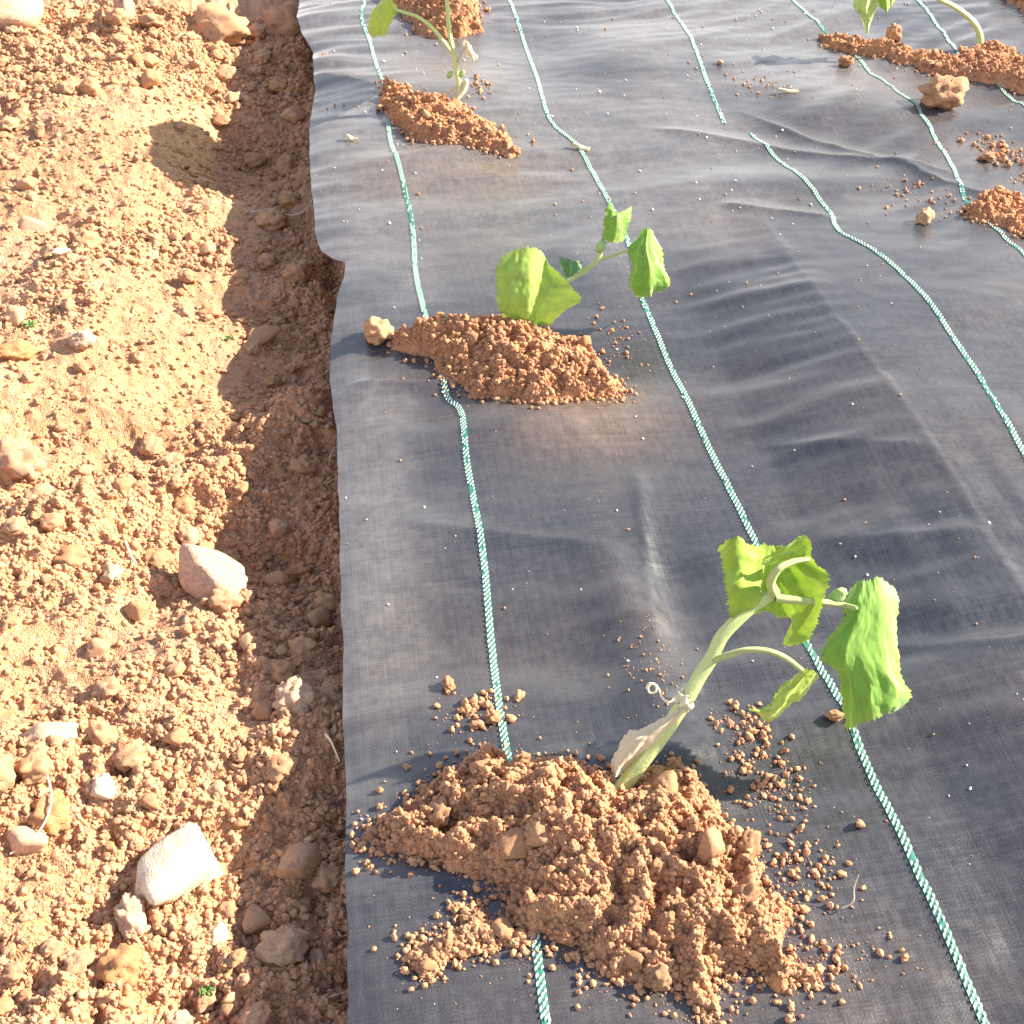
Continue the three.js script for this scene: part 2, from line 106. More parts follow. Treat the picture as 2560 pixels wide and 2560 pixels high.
// woven tape: 128 tapes each way in a 0.256 m tile
const tapeA = [], tapeB = []; for (let i = 0; i < 128; i++) { tapeA.push(rr(-1, 1)); tapeB.push(rr(-1, 1)); }
function weave(i, j) {
  const a = i >> 3, b = j >> 3, fx = (i & 7) / 8 + 1 / 16, fy = (j & 7) / 8 + 1 / 16, over = (a + b) & 1;
  const h = over ? Math.sin(Math.PI * fx) ** .5 * (0.55 + 0.45 * Math.sin(Math.PI * fy)) : Math.sin(Math.PI * fy) ** .5 * (0.55 + 0.45 * Math.sin(Math.PI * fx));
  return { h, tone: over ? tapeA[a] : tapeB[b], over };
}
const matColor = dataTex(N, (i, j) => { const w = weave(i, j), n = s3(i, j), m = s1(i, j); const v = 178 + 11 * w.tone + 24 * (w.h - .6) + 30 * (n - .5) + 22 * (m - .5); return [v, v, v]; }, true, 1 / 0.17);
const matBump = dataTex(N, (i, j) => { const w = weave(i, j); const v = 255 * (0.72 * w.h + 0.1 * w.tone + .14 * s2(i, j)) * .9 + 12; return [v, v, v]; }, false, 1 / 0.17);
const matRough = dataTex(N, (i, j) => { const w = weave(i, j); const v = 255 * Math.min(1, Math.max(0, 0.29 + 0.06 * w.tone + 0.12 * (s1(i, j) - .5) + .08 * (s3(i, j) - .5))); return [v, v, v]; }, false, 1 / 0.17);
const leafBump = dataTex(512, (i, j) => { const v = 255 * (0.5 * s5(i, j) + 0.5 * s2(i, j)); return [v, v, v]; }, false, 6);

// ---------------------------------------------------------------- materials
const soilMat = new THREE.MeshStandardMaterial({ vertexColors: true, map: soilColor, bumpMap: soilBump, bumpScale: 0.0022, roughness: 0.96 });
const clodTone = (r, g, b, rough = 0.95) => new THREE.MeshStandardMaterial({ color: new THREE.Color().setRGB(r, g, b), map: soilColor, bumpMap: soilBump, bumpScale: 0.0005, roughness: rough });
const crumbMat = new THREE.MeshStandardMaterial({ color: new THREE.Color(1, 1, 1), roughness: 0.95 });
const SOIL = [0.55, 0.292, 0.152];
const clodMats = [clodTone(.57, .308, .155), clodTone(.55, .294, .145), clodTone(.52, .275, .132), clodTone(.60, .345, .19), clodTone(.56, .31, .165)];
const moundMats = [clodTone(.49, .258, .128), clodTone(.46, .240, .117), clodTone(.50, .27, .14)];
const redMats = [clodTone(.56, .29, .145), clodTone(.50, .245, .12), clodTone(.60, .33, .18)];
const fabricMat = new THREE.MeshPhysicalMaterial({ vertexColors: true, map: matColor, bumpMap: matBump, bumpScale: 0.00009, roughnessMap: matRough, roughness: 1, specularIntensity: 1, ior: 1.6, sheen: 1, sheenRoughness: .45, sheenColor: new THREE.Color(.9, .88, .86) });
const stemMat = new THREE.MeshPhysicalMaterial({ color: new THREE.Color().setRGB(.60, .70, .27), roughness: 0.5, bumpMap: leafBump, bumpScale: .0006 });
const paleStemMat = new THREE.MeshPhysicalMaterial({ color: new THREE.Color().setRGB(.62, .60, .40), roughness: 0.7, bumpMap: leafBump, bumpScale: .0006 });
const leafMat = new THREE.MeshPhysicalMaterial({ vertexColors: true, roughness: 0.85, transmission: 0.34, thickness: 0, bumpMap: leafBump, bumpScale: 0.0007, side: THREE.DoubleSide });
const dryMat = new THREE.MeshPhysicalMaterial({ color: new THREE.Color().setRGB(.66, .56, .36), roughness: 0.9, transmission: 0.25, thickness: 0, bumpMap: leafBump, bumpScale: .0008, side: THREE.DoubleSide });
const strawMat = new THREE.MeshStandardMaterial({ color: new THREE.Color().setRGB(.72, .62, .40), roughness: 0.7 });
const rootMat = new THREE.MeshStandardMaterial({ color: new THREE.Color().setRGB(.70, .58, .45), roughness: 0.8 });
const greenTape = new THREE.MeshStandardMaterial({ color: new THREE.Color().setRGB(.03, .16, .115), roughness: 0.5 });
const mintTape = new THREE.MeshStandardMaterial({ color: new THREE.Color().setRGB(.40, .53, .44), roughness: 0.6 });
const weedMat = new THREE.MeshPhysicalMaterial({ color: new THREE.Color().setRGB(.12, .22, .05), roughness: 0.8, side: THREE.DoubleSide });

// ---------------------------------------------------------------- shapes of the land
const edgeX = z => lerpLine(EDGE, z);
function bedH(x, z) {                              // top of the fabric
  let h = 0;
  // long soft crest between the second and third stripe, steeper towards the edge
  const c = 0.490 + 0.012 * nz(z * 3, 2.1), crest = x < c ? sm(.30, .44, x) * .25 + .75 * Math.max(0, Math.min(1, (x - .36) / (c - .36))) : 1 - sm(c - .1, c + .5, x) * .9 + .02, near = 1 - sm(-1.05, -1.35, z) * .7;
  h += 0.024 * crest * near;
  // hollows and humps
  h -= 0.010 * bump(x, z, .09, -.63, .10, .07);
  h += 0.010 * bump(x, z, .19, -.64, .028, .13);
  h -= 0.008 * bump(x, z, .235, -.68, .03, .07);
  h += 0.012 * bump(x, z, .17, -.93, .12, .05);
  h -= 0.006 * bump(x, z, .07, -.97, .03, .03);
  h -= 0.010 * bump(x, z, .60, -1.50, .12, .10);
  h += 0.010 * bump(x, z, .74, -1.62, .10, .10);
  h += 0.010 * bump(x, z, .52, -1.38, .14, .05);
  h -= 0.010 * bump(x, z, .90, -1.38, .10, .14);
  h += 0.009 * bump(x, z, .13, -1.50, .12, .06);
  h += 0.008 * bump(x, z, .17, -1.78, .12, .06);
  // slack: broad swells, then cross wrinkles, in the taut cloth between them
  h += 0.010 * nz(x * 3.1, z * 4.2, 1.3) + .0030 * nz(x * 9, z * 12, 51.3);
  const wr = sm(-.15, .45, nz(x * 2.6, z * 2.2, 7.7) + .12);
  const sk = z + .35 * (x - .3) * sm(.4, 1.0, x) + .02 * nz(x * 7, z * 7, 3.1);
  h += wr * (0.0062 * nz(x * 5.5, sk * 19, 4.9) + 0.0030 * nz(x * 9, sk * 41, 9.2));
  h += sm(.30, .40, x) * (1 - sm(.47, .52, x)) * (1 - sm(-1.1, -1.3, z)) * (0.0050 * nz(x * 5, z * 24, 14.9) + .0022 * nz(x * 8, z * 52, 15.9));
  h += sm(.55, .7, x) * 0.0040 * nz(x * 7 + z * 5, z * 26 + x * 16, 24.4) * sm(-.2, .3, nz(x * 3, z * 3, 31.1));
  h += 0.0016 * nz(x * 38, z * 9, 2.2) * sm(-.1, .4, nz(x * 3, z * 3, 19.1));
  h += 0.0006 * nz(x * 30, z * 60, 6.1);
  const fold = (ax, az, bx, bz, hgt, w) => { const ux = bx - ax, uz = bz - az, L2 = ux * ux + uz * uz, t = ((x - ax) * ux + (z - az) * uz) / L2, dd = ((x - ax) * uz - (z - az) * ux) / Math.sqrt(L2); return hgt * Math.exp(-Math.abs(dd) / w) * sm(0, .2, t) * (1 - sm(.8, 1, t)); };
  h += fold(.40, -1.58, .80, -1.36, .007, .018) + fold(.20, -.60, .24, -.86, .005, .010) + fold(.55, -1.62, .86, -1.20, .005, .012) + fold(-.02, -1.02, .12, -1.00, .005, .010) + fold(.02, -.80, .20, -.74, .004, .014) + fold(.44, -1.33, .58, -1.26, .005, .012) + fold(.36, -.60, .52, -.56, .003, .010) + fold(.36, -.72, .5, -.69, .003, .01) + fold(.35, -.86, .5, -.80, .003, .01);
  // free edge: curls down a little and waves
  const e = x - edgeX(z);
  h += Math.exp(-Math.max(0, e) / .022) * (-0.006 + 0.006 * nz(z * 9, 4.4)) ;
  return h;
}
const ridge = (x, z) => z + 1.08 + .80 * (x + .03);   // signed offset from the crumbly ridge that runs away from the edge
function rough(x, z) {                             // 0 smooth silt .. 1 crumbly
  let v = .18 + .55 * sm(-.15, .38, fbm(x * 5.2 + 3, z * 4.4, 3, 5.5));
  v += .8 * Math.exp(-((ridge(x, z) / .075) ** 2)) * sm(-.42, -.30, x) + .75 * sm(-.66, -.58, z) * (.75 + .5 * nz(x * 11, z * 11, 3.3)) + .6 * sm(-1.9, -2.05, z) + .55 * bump(x, z, -.07, -.75, .06, .10) + .5 * bump(x, z, -.34, -1.27, .07, .07) + .4 * bump(x, z, -.06, -1.45, .05, .1);
  v -= .55 * bump(x, z, -.34, -1.68, .13, .22) + .5 * bump(x, z, -.12, -1.17, .09, .07) + .55 * bump(x, z, -.22, -.735, .10, .045) + .45 * bump(x, z, -.20, -1.27, .05, .06);
  return Math.max(.24, Math.min(1, v));
}
function soilH(x, z) {
  const e = x - edgeX(Math.max(-2.3, Math.min(-.36, z)));
  const deep = sm(-.55, -.95, z);
  // bed shoulder: rises to just under the fabric once inside its edge
  let low = -mix(0.045, 0.082, deep) - .014 * bump(x, z, -.10, -1.22, .09, .13) + 0.046 * sm(-.05, -.32, e) * mix(.45, 1, deep);
  low += 0.026 * Math.exp(-((ridge(x, z) / .055) ** 2)) * sm(-.40, -.28, x) - .020 * bump(x, z, -.25, -1.0, .07, .06) - .016 * bump(x, z, -.10, -.86, .05, .05);
  low -= .040 * bump(x, z, -.11, -1.80, .10, .16);
  low += 0.010 * bump(x, z, -.22, -.44, .14, .06) + .012 * bump(x, z, -.15, -.60, .12, .035) - .010 * bump(x, z, -.10, -.52, .06, .04);
  low += 0.015 * fbm(x * 5, z * 5, 2, 8.8) + .013 * nz(x * 14, z * 14, 10.8);
  const far = sm(-.9, -3, x) + sm(-3, -8, z) + sm(.3, 2, z); low *= 1 - .6 * Math.min(1, far);
  const r = rough(x, z);
  const b1 = 1 - Math.abs(nz(x * 26, z * 26, 2.4)) * 2, b2 = 1 - Math.abs(nz(x * 58, z * 58, 4.4)) * 2.2, b3 = nz(x * 130, z * 130, 6.4);
  let fine = r * (0.0110 * (b1 - .5) * .8 + 0.0065 * (b2 - .5) + 0.0034 * b3) + 0.0022 * nz(x * 70, z * 70, 1.4) + 0.0016 * nz(x * 150, z * 150, 7.4);
  const inner = sm(0.014, 0.07, e), R = 2.25;
  if (e > -.006 && x < R) { const under = bedH(x, z) - 0.007; return mix(low + fine, under, inner) - 0.012 * sm(-.004, .016, e) * (1 - inner); }
  if (x >= R) return mix(-.01, low - .02, sm(R, R + .1, x));
  return low + fine;
}
function axis(list) { const o = []; for (const [a, b, n, p = 1] of list) for (let i = 0; i < n; i++) o.push(a + (b - a) * Math.pow(i / n, p)); o.push(list[list.length - 1][1]); return o; }
function sheet(xs, zs, hf, cf) {
  const nx = xs.length, nzv = zs.length, pos = new Float32Array(nx * nzv * 3), uv = new Float32Array(nx * nzv * 2), col = new Float32Array(nx * nzv * 3), idx = [];
  for (let j = 0; j < nzv; j++) for (let i = 0; i < nx; i++) {
    const k = j * nx + i, x = typeof xs[i] === 'function' ? xs[i](zs[j]) : xs[i], z = zs[j];
    pos[k * 3] = x; pos[k * 3 + 1] = hf(x, z); pos[k * 3 + 2] = z; uv[k * 2] = x; uv[k * 2 + 1] = z;
    const c = cf(x, z); col[k * 3] = c[0]; col[k * 3 + 1] = c[1]; col[k * 3 + 2] = c[2];
    if (i < nx - 1 && j < nzv - 1) idx.push(k, k + 1, k + nx, k + 1, k + nx + 1, k + nx);   // z falls along j below, see flip
  }
  const g = new THREE.BufferGeometry();
  g.setAttribute('position', new THREE.BufferAttribute(pos, 3)); g.setAttribute('uv', new THREE.BufferAttribute(uv, 2)); g.setAttribute('color', new THREE.BufferAttribute(col, 3));
  g.setIndex(idx); g.computeVertexNormals();
  if (g.attributes.normal.getY(0) < 0) { for (let t = 0; t < idx.length; t += 3) { const s = idx[t]; idx[t] = idx[t + 1]; idx[t + 1] = s; } g.setIndex(idx); g.computeVertexNormals(); }
  return g;
}
function soilTint(x, z) {                          // mineral colour: redder, paler and browner patches with their own grain
  const a = fbm(x * 7, z * 7, 4, 21.5), b = fbm(x * 3 + 9, z * 3, 3, 33.1), c = nz(x * 90, z * 90, 8.3);
  const k = 1 + .22 * a + .14 * c, w = .16 * b;
  return [SOIL[0] * k * (1 + .25 * w), SOIL[1] * k * (1 + .8 * w), SOIL[2] * k * (1 + 1.5 * w)];
}

// ---------------------------------------------------------------- ground
const gx = axis([[-400, -8, 14, .5], [-8, -1.0, 40, .5], [-1.0, -.56, 50], [-.56, .04, 290], [.04, 2.5, 60], [2.5, 10, 24, 1.6], [10, 400, 14, 2]]);
const gz = axis([[400, 6, 14, .5], [6, .2, 30, .5], [.2, -.30, 70], [-.30, -1.0, 320], [-1.0, -2.4, 340], [-2.4, -4, 70], [-4, -12, 34, 1.5], [-12, -600, 16, 2]]);
const ground = part(scene, 'ground', sheet(gx, gz, soilH, soilTint), soilMat);
ground.userData = { kind: 'structure', label: 'bare crumbly orange brown soil beside the black fabric', category: 'soil' };

// ---------------------------------------------------------------- fabric
const PALE_SEED = 72.47;  // noise offset that puts the palest grey patches on the far left cloth
function dustAndPaleTint(x, z) {
  const g = .5 + .5 * nz(x * 75, z * 75, 3.3) + .35 * nz(x * 31, z * 31, 5.3);
  let d = .0 + .24 * sm(-.1, .6, fbm(x * 4.5, z * 5.5, 4, 41.2));
  // soil washed and rubbed off round the planting holes
  d += 1.5 * bump(x, z, .21, -.92, .08, .06) + 1.0 * bump(x, z, .16, -1.48, .14, .07) + .55 * bump(x, z, .15, -1.83, .12, .07) + .5 * bump(x, z, .45, -1.28, .06, .07) + .25 * bump(x, z, .17, -.36, .2, .08) + .45 * bump(x, z, .9, -1.68, .2, .08) + .4 * bump(x, z, .86, -1.45, .1, .08);
  d = Math.max(0, d) * (.45 + .8 * g);
  // colour mixed towards paler grey in ragged noise patches, seeded to fall far left
  const palePatch = sm(-.12, .42, fbm(x * 2.6, z * 1.7, 5, PALE_SEED)) * (.5 + .5 * g), paleGrey = [.19, .178, .17];
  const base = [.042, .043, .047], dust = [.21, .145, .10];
  return base.map((v, i) => 1.9 * mix(mix(v, paleGrey[i], Math.min(.6, palePatch * .6)), dust[i], Math.min(.85, d * .42)));
}
const fabric = new THREE.Group();
add(fabric, 'mulch_fabric', 'black woven mulch fabric with thin green stripes laid over the planting bed', 'mulch fabric');
{
  const FZ = axis([[1.2, -.26, 30], [-.26, -1.1, 190], [-1.1, -2.4, 250], [-2.4, -5, 90]]);
  const FX = axis([[0, .05, 20], [.05, .66, 150], [.66, 1.35, 140], [1.35, 2.2, 60]]);
  const xs = FX.map(s => z => { const e = edgeX(z), w = 1 - sm(0, .25, s); return s - .03 + (e + .03) * w + .0012 * nz(z * 45, 1.2) * w + .0015 * nz(z * 14, 5.2) * w; });
  const top = sheet(xs, FZ, bedH, dustAndPaleTint);
  // give the cloth its thickness: an underside and a rim
  const under = top.clone(); const p = under.attributes.position; for (let i = 0; i < p.count; i++) p.setY(i, p.getY(i) - .0012);
  const ui = Array.from(top.index.array); for (let t = 0; t < ui.length; t += 3) { const s = ui[t]; ui[t] = ui[t + 1]; ui[t + 1] = s; }
  under.setIndex(ui); under.computeVertexNormals();
  const nx = xs.length, n = top.attributes.position.count, rim = [];
  const both = mergeGeometries([top, under]); const bi = Array.from(both.index.array);
  for (let j = 0; j < FZ.length - 1; j++) { const a = j * nx, b = (j + 1) * nx; rim.push(a, b, a + n, b, b + n, a + n); const c = a + nx - 1, d = b + nx - 1; rim.push(c, c + n, d, d, c + n, d + n); }
  both.setIndex(bi.concat(rim));
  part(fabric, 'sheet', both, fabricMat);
  // loose tape ends fraying from the cut edge
  const ends = [];
  for (let i = 0; i < 46; i++) { const z = rr(-.38, -2.1), x = edgeX(z), y = bedH(x, z) - .0005, l = rr(.003, .012); ends.push(tube([[x + .002, y, z], [x - l * .5, y - rr(-.001, .002), z + rr(-.003, .003)], [x - l, y - rr(-.001, .005), z + rr(-.006, .006)]], .00022, .00012, 4, 5)); }
  const fr = part(fabric, 'frayed_edge', mergeGeometries(ends), new THREE.MeshStandardMaterial({ color: new THREE.Color().setRGB(.10, .10, .10), roughness: .5 }));
  fr.userData.kind = 'stuff';
  // woven stripes: a green ribbon with pale tapes crossing it in three columns
  STRIPES.forEach((line, si) => {
    const pts = [...line]; const first = pts[0], last = pts[pts.length - 1];
    if (si < 2) pts.unshift([first[0] - .002, first[1] + .35]);
    if (si >= 4) { pts.unshift([first[0] + .004, first[1] + .4], [first[0] + .002, first[1] + .15]); pts[0][1] = first[1] + .6; }
    if (si === 2) pts.unshift([first[0], first[1] + .5]);
    if (si !== 2) pts.push([last[0], last[1] - .5]);
    const curve = new THREE.CatmullRomCurve3(pts.map(([x, z]) => new THREE.Vector3(x, 0, z)), false, 'centripetal');
    const L = curve.getLength(), n = Math.round(L / .005), hw = .0029, gp = [], gi = [], dp = [], di = [];
    const P = curve.getSpacedPoints(n * 2);
    const at = (i, s) => { const a = P[Math.max(0, i - 1)], b = P[Math.min(P.length - 1, i + 1)], tx = b.x - a.x, tz = b.z - a.z, l = Math.hypot(tx, tz); return [P[i].x - tz / l * s, P[i].z + tx / l * s]; };
    for (let i = 0; i < P.length; i++) for (let c = 0; c < 3; c++) { const [x, z] = at(i, (c - 1) * hw * .9); gp.push(x, bedH(x, z) + (c === 1 ? .0009 : .0004), z); if (i && c) { const k = i * 3 + c; gi.push(k - 4, k - 3, k - 1, k - 3, k, k - 1); } }
    const dash = (i, s, w, len, lift) => {         // a short tape float, bowed up in the middle
      const k = dp.length / 3, j = Math.min(P.length - 1, i + 1), A = at(i, s), B = at(j, s), mx = (A[0] + B[0]) / 2, mz = (A[1] + B[1]) / 2, dx = (B[0] - A[0]), dz = (B[1] - A[1]), l = Math.hypot(dx, dz) || 1e-6, ux = dx / l, uz = dz / l, skew = .0009;
      for (let q = -1; q <= 1; q++) for (let e = -1; e <= 1; e += 2) { const x = mx + ux * (q * len / 2 + e * skew) - uz * e * w / 2, z = mz + uz * (q * len / 2 + e * skew) + ux * e * w / 2; dp.push(x, bedH(x, z) + .0011 + (q === 0 ? lift : 0), z); }
      di.push(k, k + 1, k + 2, k + 1, k + 3, k + 2, k + 2, k + 3, k + 4, k + 3, k + 5, k + 4);
    };
    for (let i = 0; i < n - 1; i++) for (let c = 0; c < 3; c++) { if (rnd() < .06 + .5 * sm(.15, .5, nz(i * .045, si * 7.1, 5.5))) continue; dash(i * 2 + (c & 1), (c - 1) * .0019 + rr(-.0002, .0002), .0016, rr(.0021, .0029), .0005); }
    const G = (p, i) => { const g = new THREE.BufferGeometry(); g.setAttribute('position', new THREE.Float32BufferAttribute(p, 3)); g.setIndex(i); g.computeVertexNormals(); return g; };
    const rb = part(fabric, 'stripe', G(gp, gi), greenTape, 'green and pale mint woven stripe');
    const st = part(rb, 'pale_stitches', G(dp, di), mintTape); st.userData.kind = 'stuff';
  });
}

// ---------------------------------------------------------------- clods and stones
function lump(detail, amp, freq, s, squash = .8, facet = 0) {
  let g = new THREE.IcosahedronGeometry(1, detail); g.deleteAttribute('normal'); g.deleteAttribute('uv'); g = mergeVertices(g, 1e-4);
  const p = g.attributes.position, v = new THREE.Vector3(), cuts = [];
  let q = s * 7919 + 17; const rq = () => { q = (q * 1664525 + 1013904223) >>> 0; return q / 4294967296; };
  for (let i = 0; i < facet; i++) { const u = rq() * 2 - 1, t = rq() * 6.2832, w = Math.sqrt(1 - u * u); cuts.push([new THREE.Vector3(w * Math.cos(t), u, w * Math.sin(t)), (facet > 10 ? .40 : .55) + .3 * rq()]); }
  const uv = [];
  for (let i = 0; i < p.count; i++) {
    v.fromBufferAttribute(p, i);
    let k = 1 + amp * nz(v.x * freq + s * 3.1, v.y * freq, v.z * freq) + amp * .55 * nz(v.x * freq * 2.3, v.y * freq * 2.3 + s, v.z * freq * 2.3) + amp * .34 * nz(v.x * freq * 5 + s, v.y * freq * 5, v.z * freq * 5) + (detail > 3 ? amp * .22 * nz(v.x * freq * 11 + s, v.y * freq * 11, v.z * freq * 11) : 0);
    for (const [d, lim] of cuts) { const c = v.dot(d) * k; if (c > lim) k *= 1 - (c - lim) / c * .92; }
    v.multiplyScalar(k); v.y *= squash; p.setXYZ(i, v.x, v.y, v.z); uv.push((v.x + v.y * .6) * .06, (v.z + v.y * .5) * .06);
  }
  g.setAttribute('uv', new THREE.Float32BufferAttribute(uv, 2)); g.computeVertexNormals(); return g;
}
const big = [0, 1, 2, 3, 4, 5].map(i => lump(5, .45, 1.8, i + 1, .82));
const angular = [0, 1, 2, 3].map(i => lump(5, .24, 2.0, i + 11, .85, 10));
const crag = lump(5, .16, 2.2, 97, 1, 13), slab = lump(5, .2, 2.2, 83, .7, 12);
const mid = [0, 1, 2, 3, 4, 5, 6, 7].map(i => i & 1 ? lump(4, .34, 2.0, i + 31, .84, 7) : lump(4, .48, 1.8, i + 21, .8));
const tiny = [0, 1, 2, 3, 4, 5].map(i => i & 1 ? lump(2, .75, 1.7, i + 41, .8) : lump(2, .45, 1.9, i + 51, .8, 6));
function stone(geo, mat, [x, z, r], hf, sx, sy, sz, turn, sink, name, label, category, group) {
  const m = new THREE.Mesh(geo, mat); m.castShadow = m.receiveShadow = true;
  m.scale.set(r * sx, r * sy, r * sz); m.rotation.set(rr(-.25, .25), turn, rr(-.25, .25)); m.position.set(x, hf(x, z) + r * sy * sink, z);
  return add(m, name, label, category, group);
}
{
  const cream = clodTone(.76, .61, .42), pale = clodTone(.66, .42, .265), pink = clodTone(.56, .34, .225), orange = clodTone(.55, .265, .11), tan = clodTone(.54, .335, .19), red = clodTone(.54, .295, .165), white = clodTone(.70, .53, .38), brown = clodTone(.52, .29, .15);
  const S = [
    [slab, cream, 1.5, 1.2, 1.35, 2.4, .3, 'stone', 'largest pale cream stone with a broad flat face, near the photo bottom left'],
    [crag, pink, 1.5, 1.4, 1.35, 2.1, .35, 'stone', 'angular pinkish stone with sharp ridges in the middle of the soil'],
    [big[0], brown, .9, 1, 1.1, .2, .5, 'stone', 'rounded brown stone cut by the left photo edge beside a curled white root'],
    [big[1], orange, 1, .75, .95, 1.2, .3, 'soil_clod', 'bright orange clod right of the rounded brown stone'],
    [angular[2], pale, 1.15, .75, .9, .6, .3, 'stone', 'wide pale stone above the bright orange clod'],
    [angular[3], white, 1, .8, .95, 1.9, .35, 'stone', 'pale pebble between the orange clod and the large cream stone'],
    [big[2], pale, 1, .9, 1, .9, .4, 'soil_clod', 'pale crumbly clod just left of a short white straw'],
    [big[3], red, 1.1, 1, .95, 2.6, .45, 'soil_clod', 'large rounded reddish clod at the left edge, halfway up the photo'],
    [big[4], orange, 1.1, .7, .9, .5, .3, 'soil_clod', 'orange clod at the left edge above the rounded reddish clod'],
    [big[5], pink, .8, 1.9, .8, 1.1, .4, 'soil_clod', 'upright finger shaped clod standing near the top left'],
    [big[0], tan, 1.1, .8, .95, 2.9, .4, 'stone', 'smooth tan stone lying in shade near the fabric at the bottom'],
    [angular[1], red, 1.05, .85, 1, .8, .4, 'stone', 'dull reddish stone right of the largest cream stone'],
    [angular[3], pale, 1.2, .8, .8, 2.4, .4, 'soil_clod', 'pale ridge shaped clod below the bright orange clod'],
    [big[1], orange, .95, .9, 1, 4.1, .35, 'soil_clod', 'light orange clod at the bottom, below the pale elongated clod'],
    [big[2], pale, .75, .8, 1.25, .3, .4, 'soil_clod', 'pale elongated clod directly below the largest cream stone'],
    [angular[2], white, 1.2, .7, .8, 1.4, .3, 'stone', 'small pale stone to the lower right of the largest cream stone'],
    [angular[0], pale, 1.3, .55, .7, 2.8, .3, 'stone', 'pale flat stone on smooth soil near the upper left edge'],
    [angular[1], pale, 1, .8, .9, 4.4, .35, 'soil_clod', 'big pale block of soil in the top left corner'],
    [angular[3], white, 1.2, .7, .8, .4, .3, 'stone', 'small pale pebble on the smooth soil at the upper left'],
    [big[3], brown, 1, .9, 1, 5.1, .45, 'soil_clod', 'round brown clod in the fabric shade, above the notch'],
    [big[4], clodMats[0], 1.1, .6, .8, 2.2, .2, 'soil_clod', 'broad lumpy clod at the top between the finger shaped clod and the fabric'],
    [big[5], redMats[0], 1, .6, .9, .9, .1, 'soil_clod', 'reddish clod at the top right beside the fabric edge'],
    [angular[2], white, 1, .6, .8, 3.4, .3, 'stone', 'tiny pale stone near the shadow left of the fabric notch'],
    [big[0], pale, 1, .8, .9, 1.7, .4, 'soil_clod', 'pale clod right of the orange clod at the left edge'],
    [big[1], brown, 1, .9, .9, 3.7, .45, 'soil_clod', 'brown clod in the shade beside the fabric notch'],
    [big[2], brown, .9, .9, 1, 5.6, .4, 'soil_clod', 'brown clod touching the fabric, right of the dull reddish stone'],
    [angular[0], tan, .8, 1, 1, .1, .5, 'stone', 'small tan stone in the shade below the angular pinkish stone'],
    [big[3], pale, 1, .8, .9, 2.5, .4, 'soil_clod', 'pale clod at the bottom photo edge'],
    [angular[3], brown, 1.3, .8, .8, .7, .4, 'soil_clod', 'brown clod lying in shadow left of the second seedling'],
    [big[4], pale, 1, .8, .9, 1.5, .4, 'soil_clod', 'pale clod left of the angular pinkish stone'],
    [angular[1], brown, .9, 1, 1, 3.2, .4, 'stone', 'brown stone wedged by the fabric, right of the angular pinkish stone'],
  ];
  S.forEach(([g, m, sx, sy, sz, t, sink, name, label], i) => stone(g, m, STONES[i], soilH, sx, sy, sz, t, sink, name, label, name === 'stone' ? 'stone' : 'clod'));
  // countable smaller clods
  const near = ['largest cream stone', 'angular pinkish stone', 'rounded brown stone at the left edge', 'bright orange clod', 'wide pale stone', 'pale pebble', 'pale clod by the white straw', 'large rounded reddish clod', 'orange clod at the left edge', 'upright finger shaped clod', 'smooth tan stone', 'dull reddish stone', 'pale ridge shaped clod', 'light orange clod at the bottom', 'pale elongated clod', 'small pale stone below the cream one', 'pale flat stone', 'big pale corner block', 'small pebble on smooth soil', 'round brown clod above the notch', 'broad lumpy clod at the top', 'reddish clod at the top', 'tiny stone near the notch', 'pale clod beside the left orange one', 'brown clod beside the notch', 'brown clod touching the fabric', 'small tan stone in shade', 'pale clod at the bottom edge', 'brown clod left of the second seedling', 'pale clod left of the pinkish stone', 'brown stone wedged by the fabric'];
  const ORD = ['', 'second ', 'third ', 'fourth ', 'fifth ', 'sixth ', 'seventh ', 'eighth ', 'ninth ', 'tenth ', 'eleventh ', 'twelfth ', 'thirteenth ', 'fourteenth ', 'fifteenth ', 'sixteenth ', 'seventeenth ', 'eighteenth ', 'nineteenth ', 'twentieth ', 'twenty-first ', 'twenty-second ', 'twenty-third ', 'twenty-fourth ', 'twenty-fifth ', 'twenty-sixth ', 'twenty-seventh ', 'twenty-eighth ', 'twenty-ninth ', 'thirtieth ', 'thirty-first ', 'thirty-second ', 'thirty-third ', 'thirty-fourth ', 'thirty-fifth ', 'thirty-sixth ', 'thirty-seventh ', 'thirty-eighth ', 'thirty-ninth ', 'fortieth '], by = near.map(() => []);
  const spots = STONES.map(s => [...s]);
  let made = 0;
  for (let tries = 0; made < 300 && tries < 60000; tries++) {
    const z = -rr(.33, 2.3), lim = mix(-.28, -.56, sm(-.33, -2.3, z)), x = rr(lim, edgeX(z) - .006), r0 = rough(x, z);
    if (rnd() > r0 * .9 + .04) continue;
    const r = mix(.0055, .014, Math.pow(rnd(), 2.6)) * mix(.85, 1.5, sm(-.8, -2.2, z));
    if (spots.some(s => Math.hypot(s[0] - x, s[1] - z) < (s[2] + r) * .85)) continue;
    spots.push([x, z, r]); made++;
    let ni = 0, nd = 9; STONES.forEach((q, k) => { const dd = Math.hypot(q[0] - x, q[1] - z); if (dd < nd) { nd = dd; ni = k; } });
    by[ni].push([r, stone(mid[made % 8], clodMats[(rnd() * 5) | 0], [x, z, r], soilH, rr(.85, 1.2), rr(.7, 1), rr(.85, 1.15), rr(0, 6.28), rr(.2, .55), 'small_clod', 'small orange brown soil clod among many on the bare soil left of the fabric', 'clod', 'small clods strewn over the bare soil')]);
  }
  by.forEach((l, k) => l.sort((a, b) => b[0] - a[0]).forEach(([, o], i) => { o.userData.label = i < ORD.length ? `${ORD[i]}largest small soil clod around the ${near[k]}` : `one of the tiniest soil clods around the ${near[k]}`; }));
}
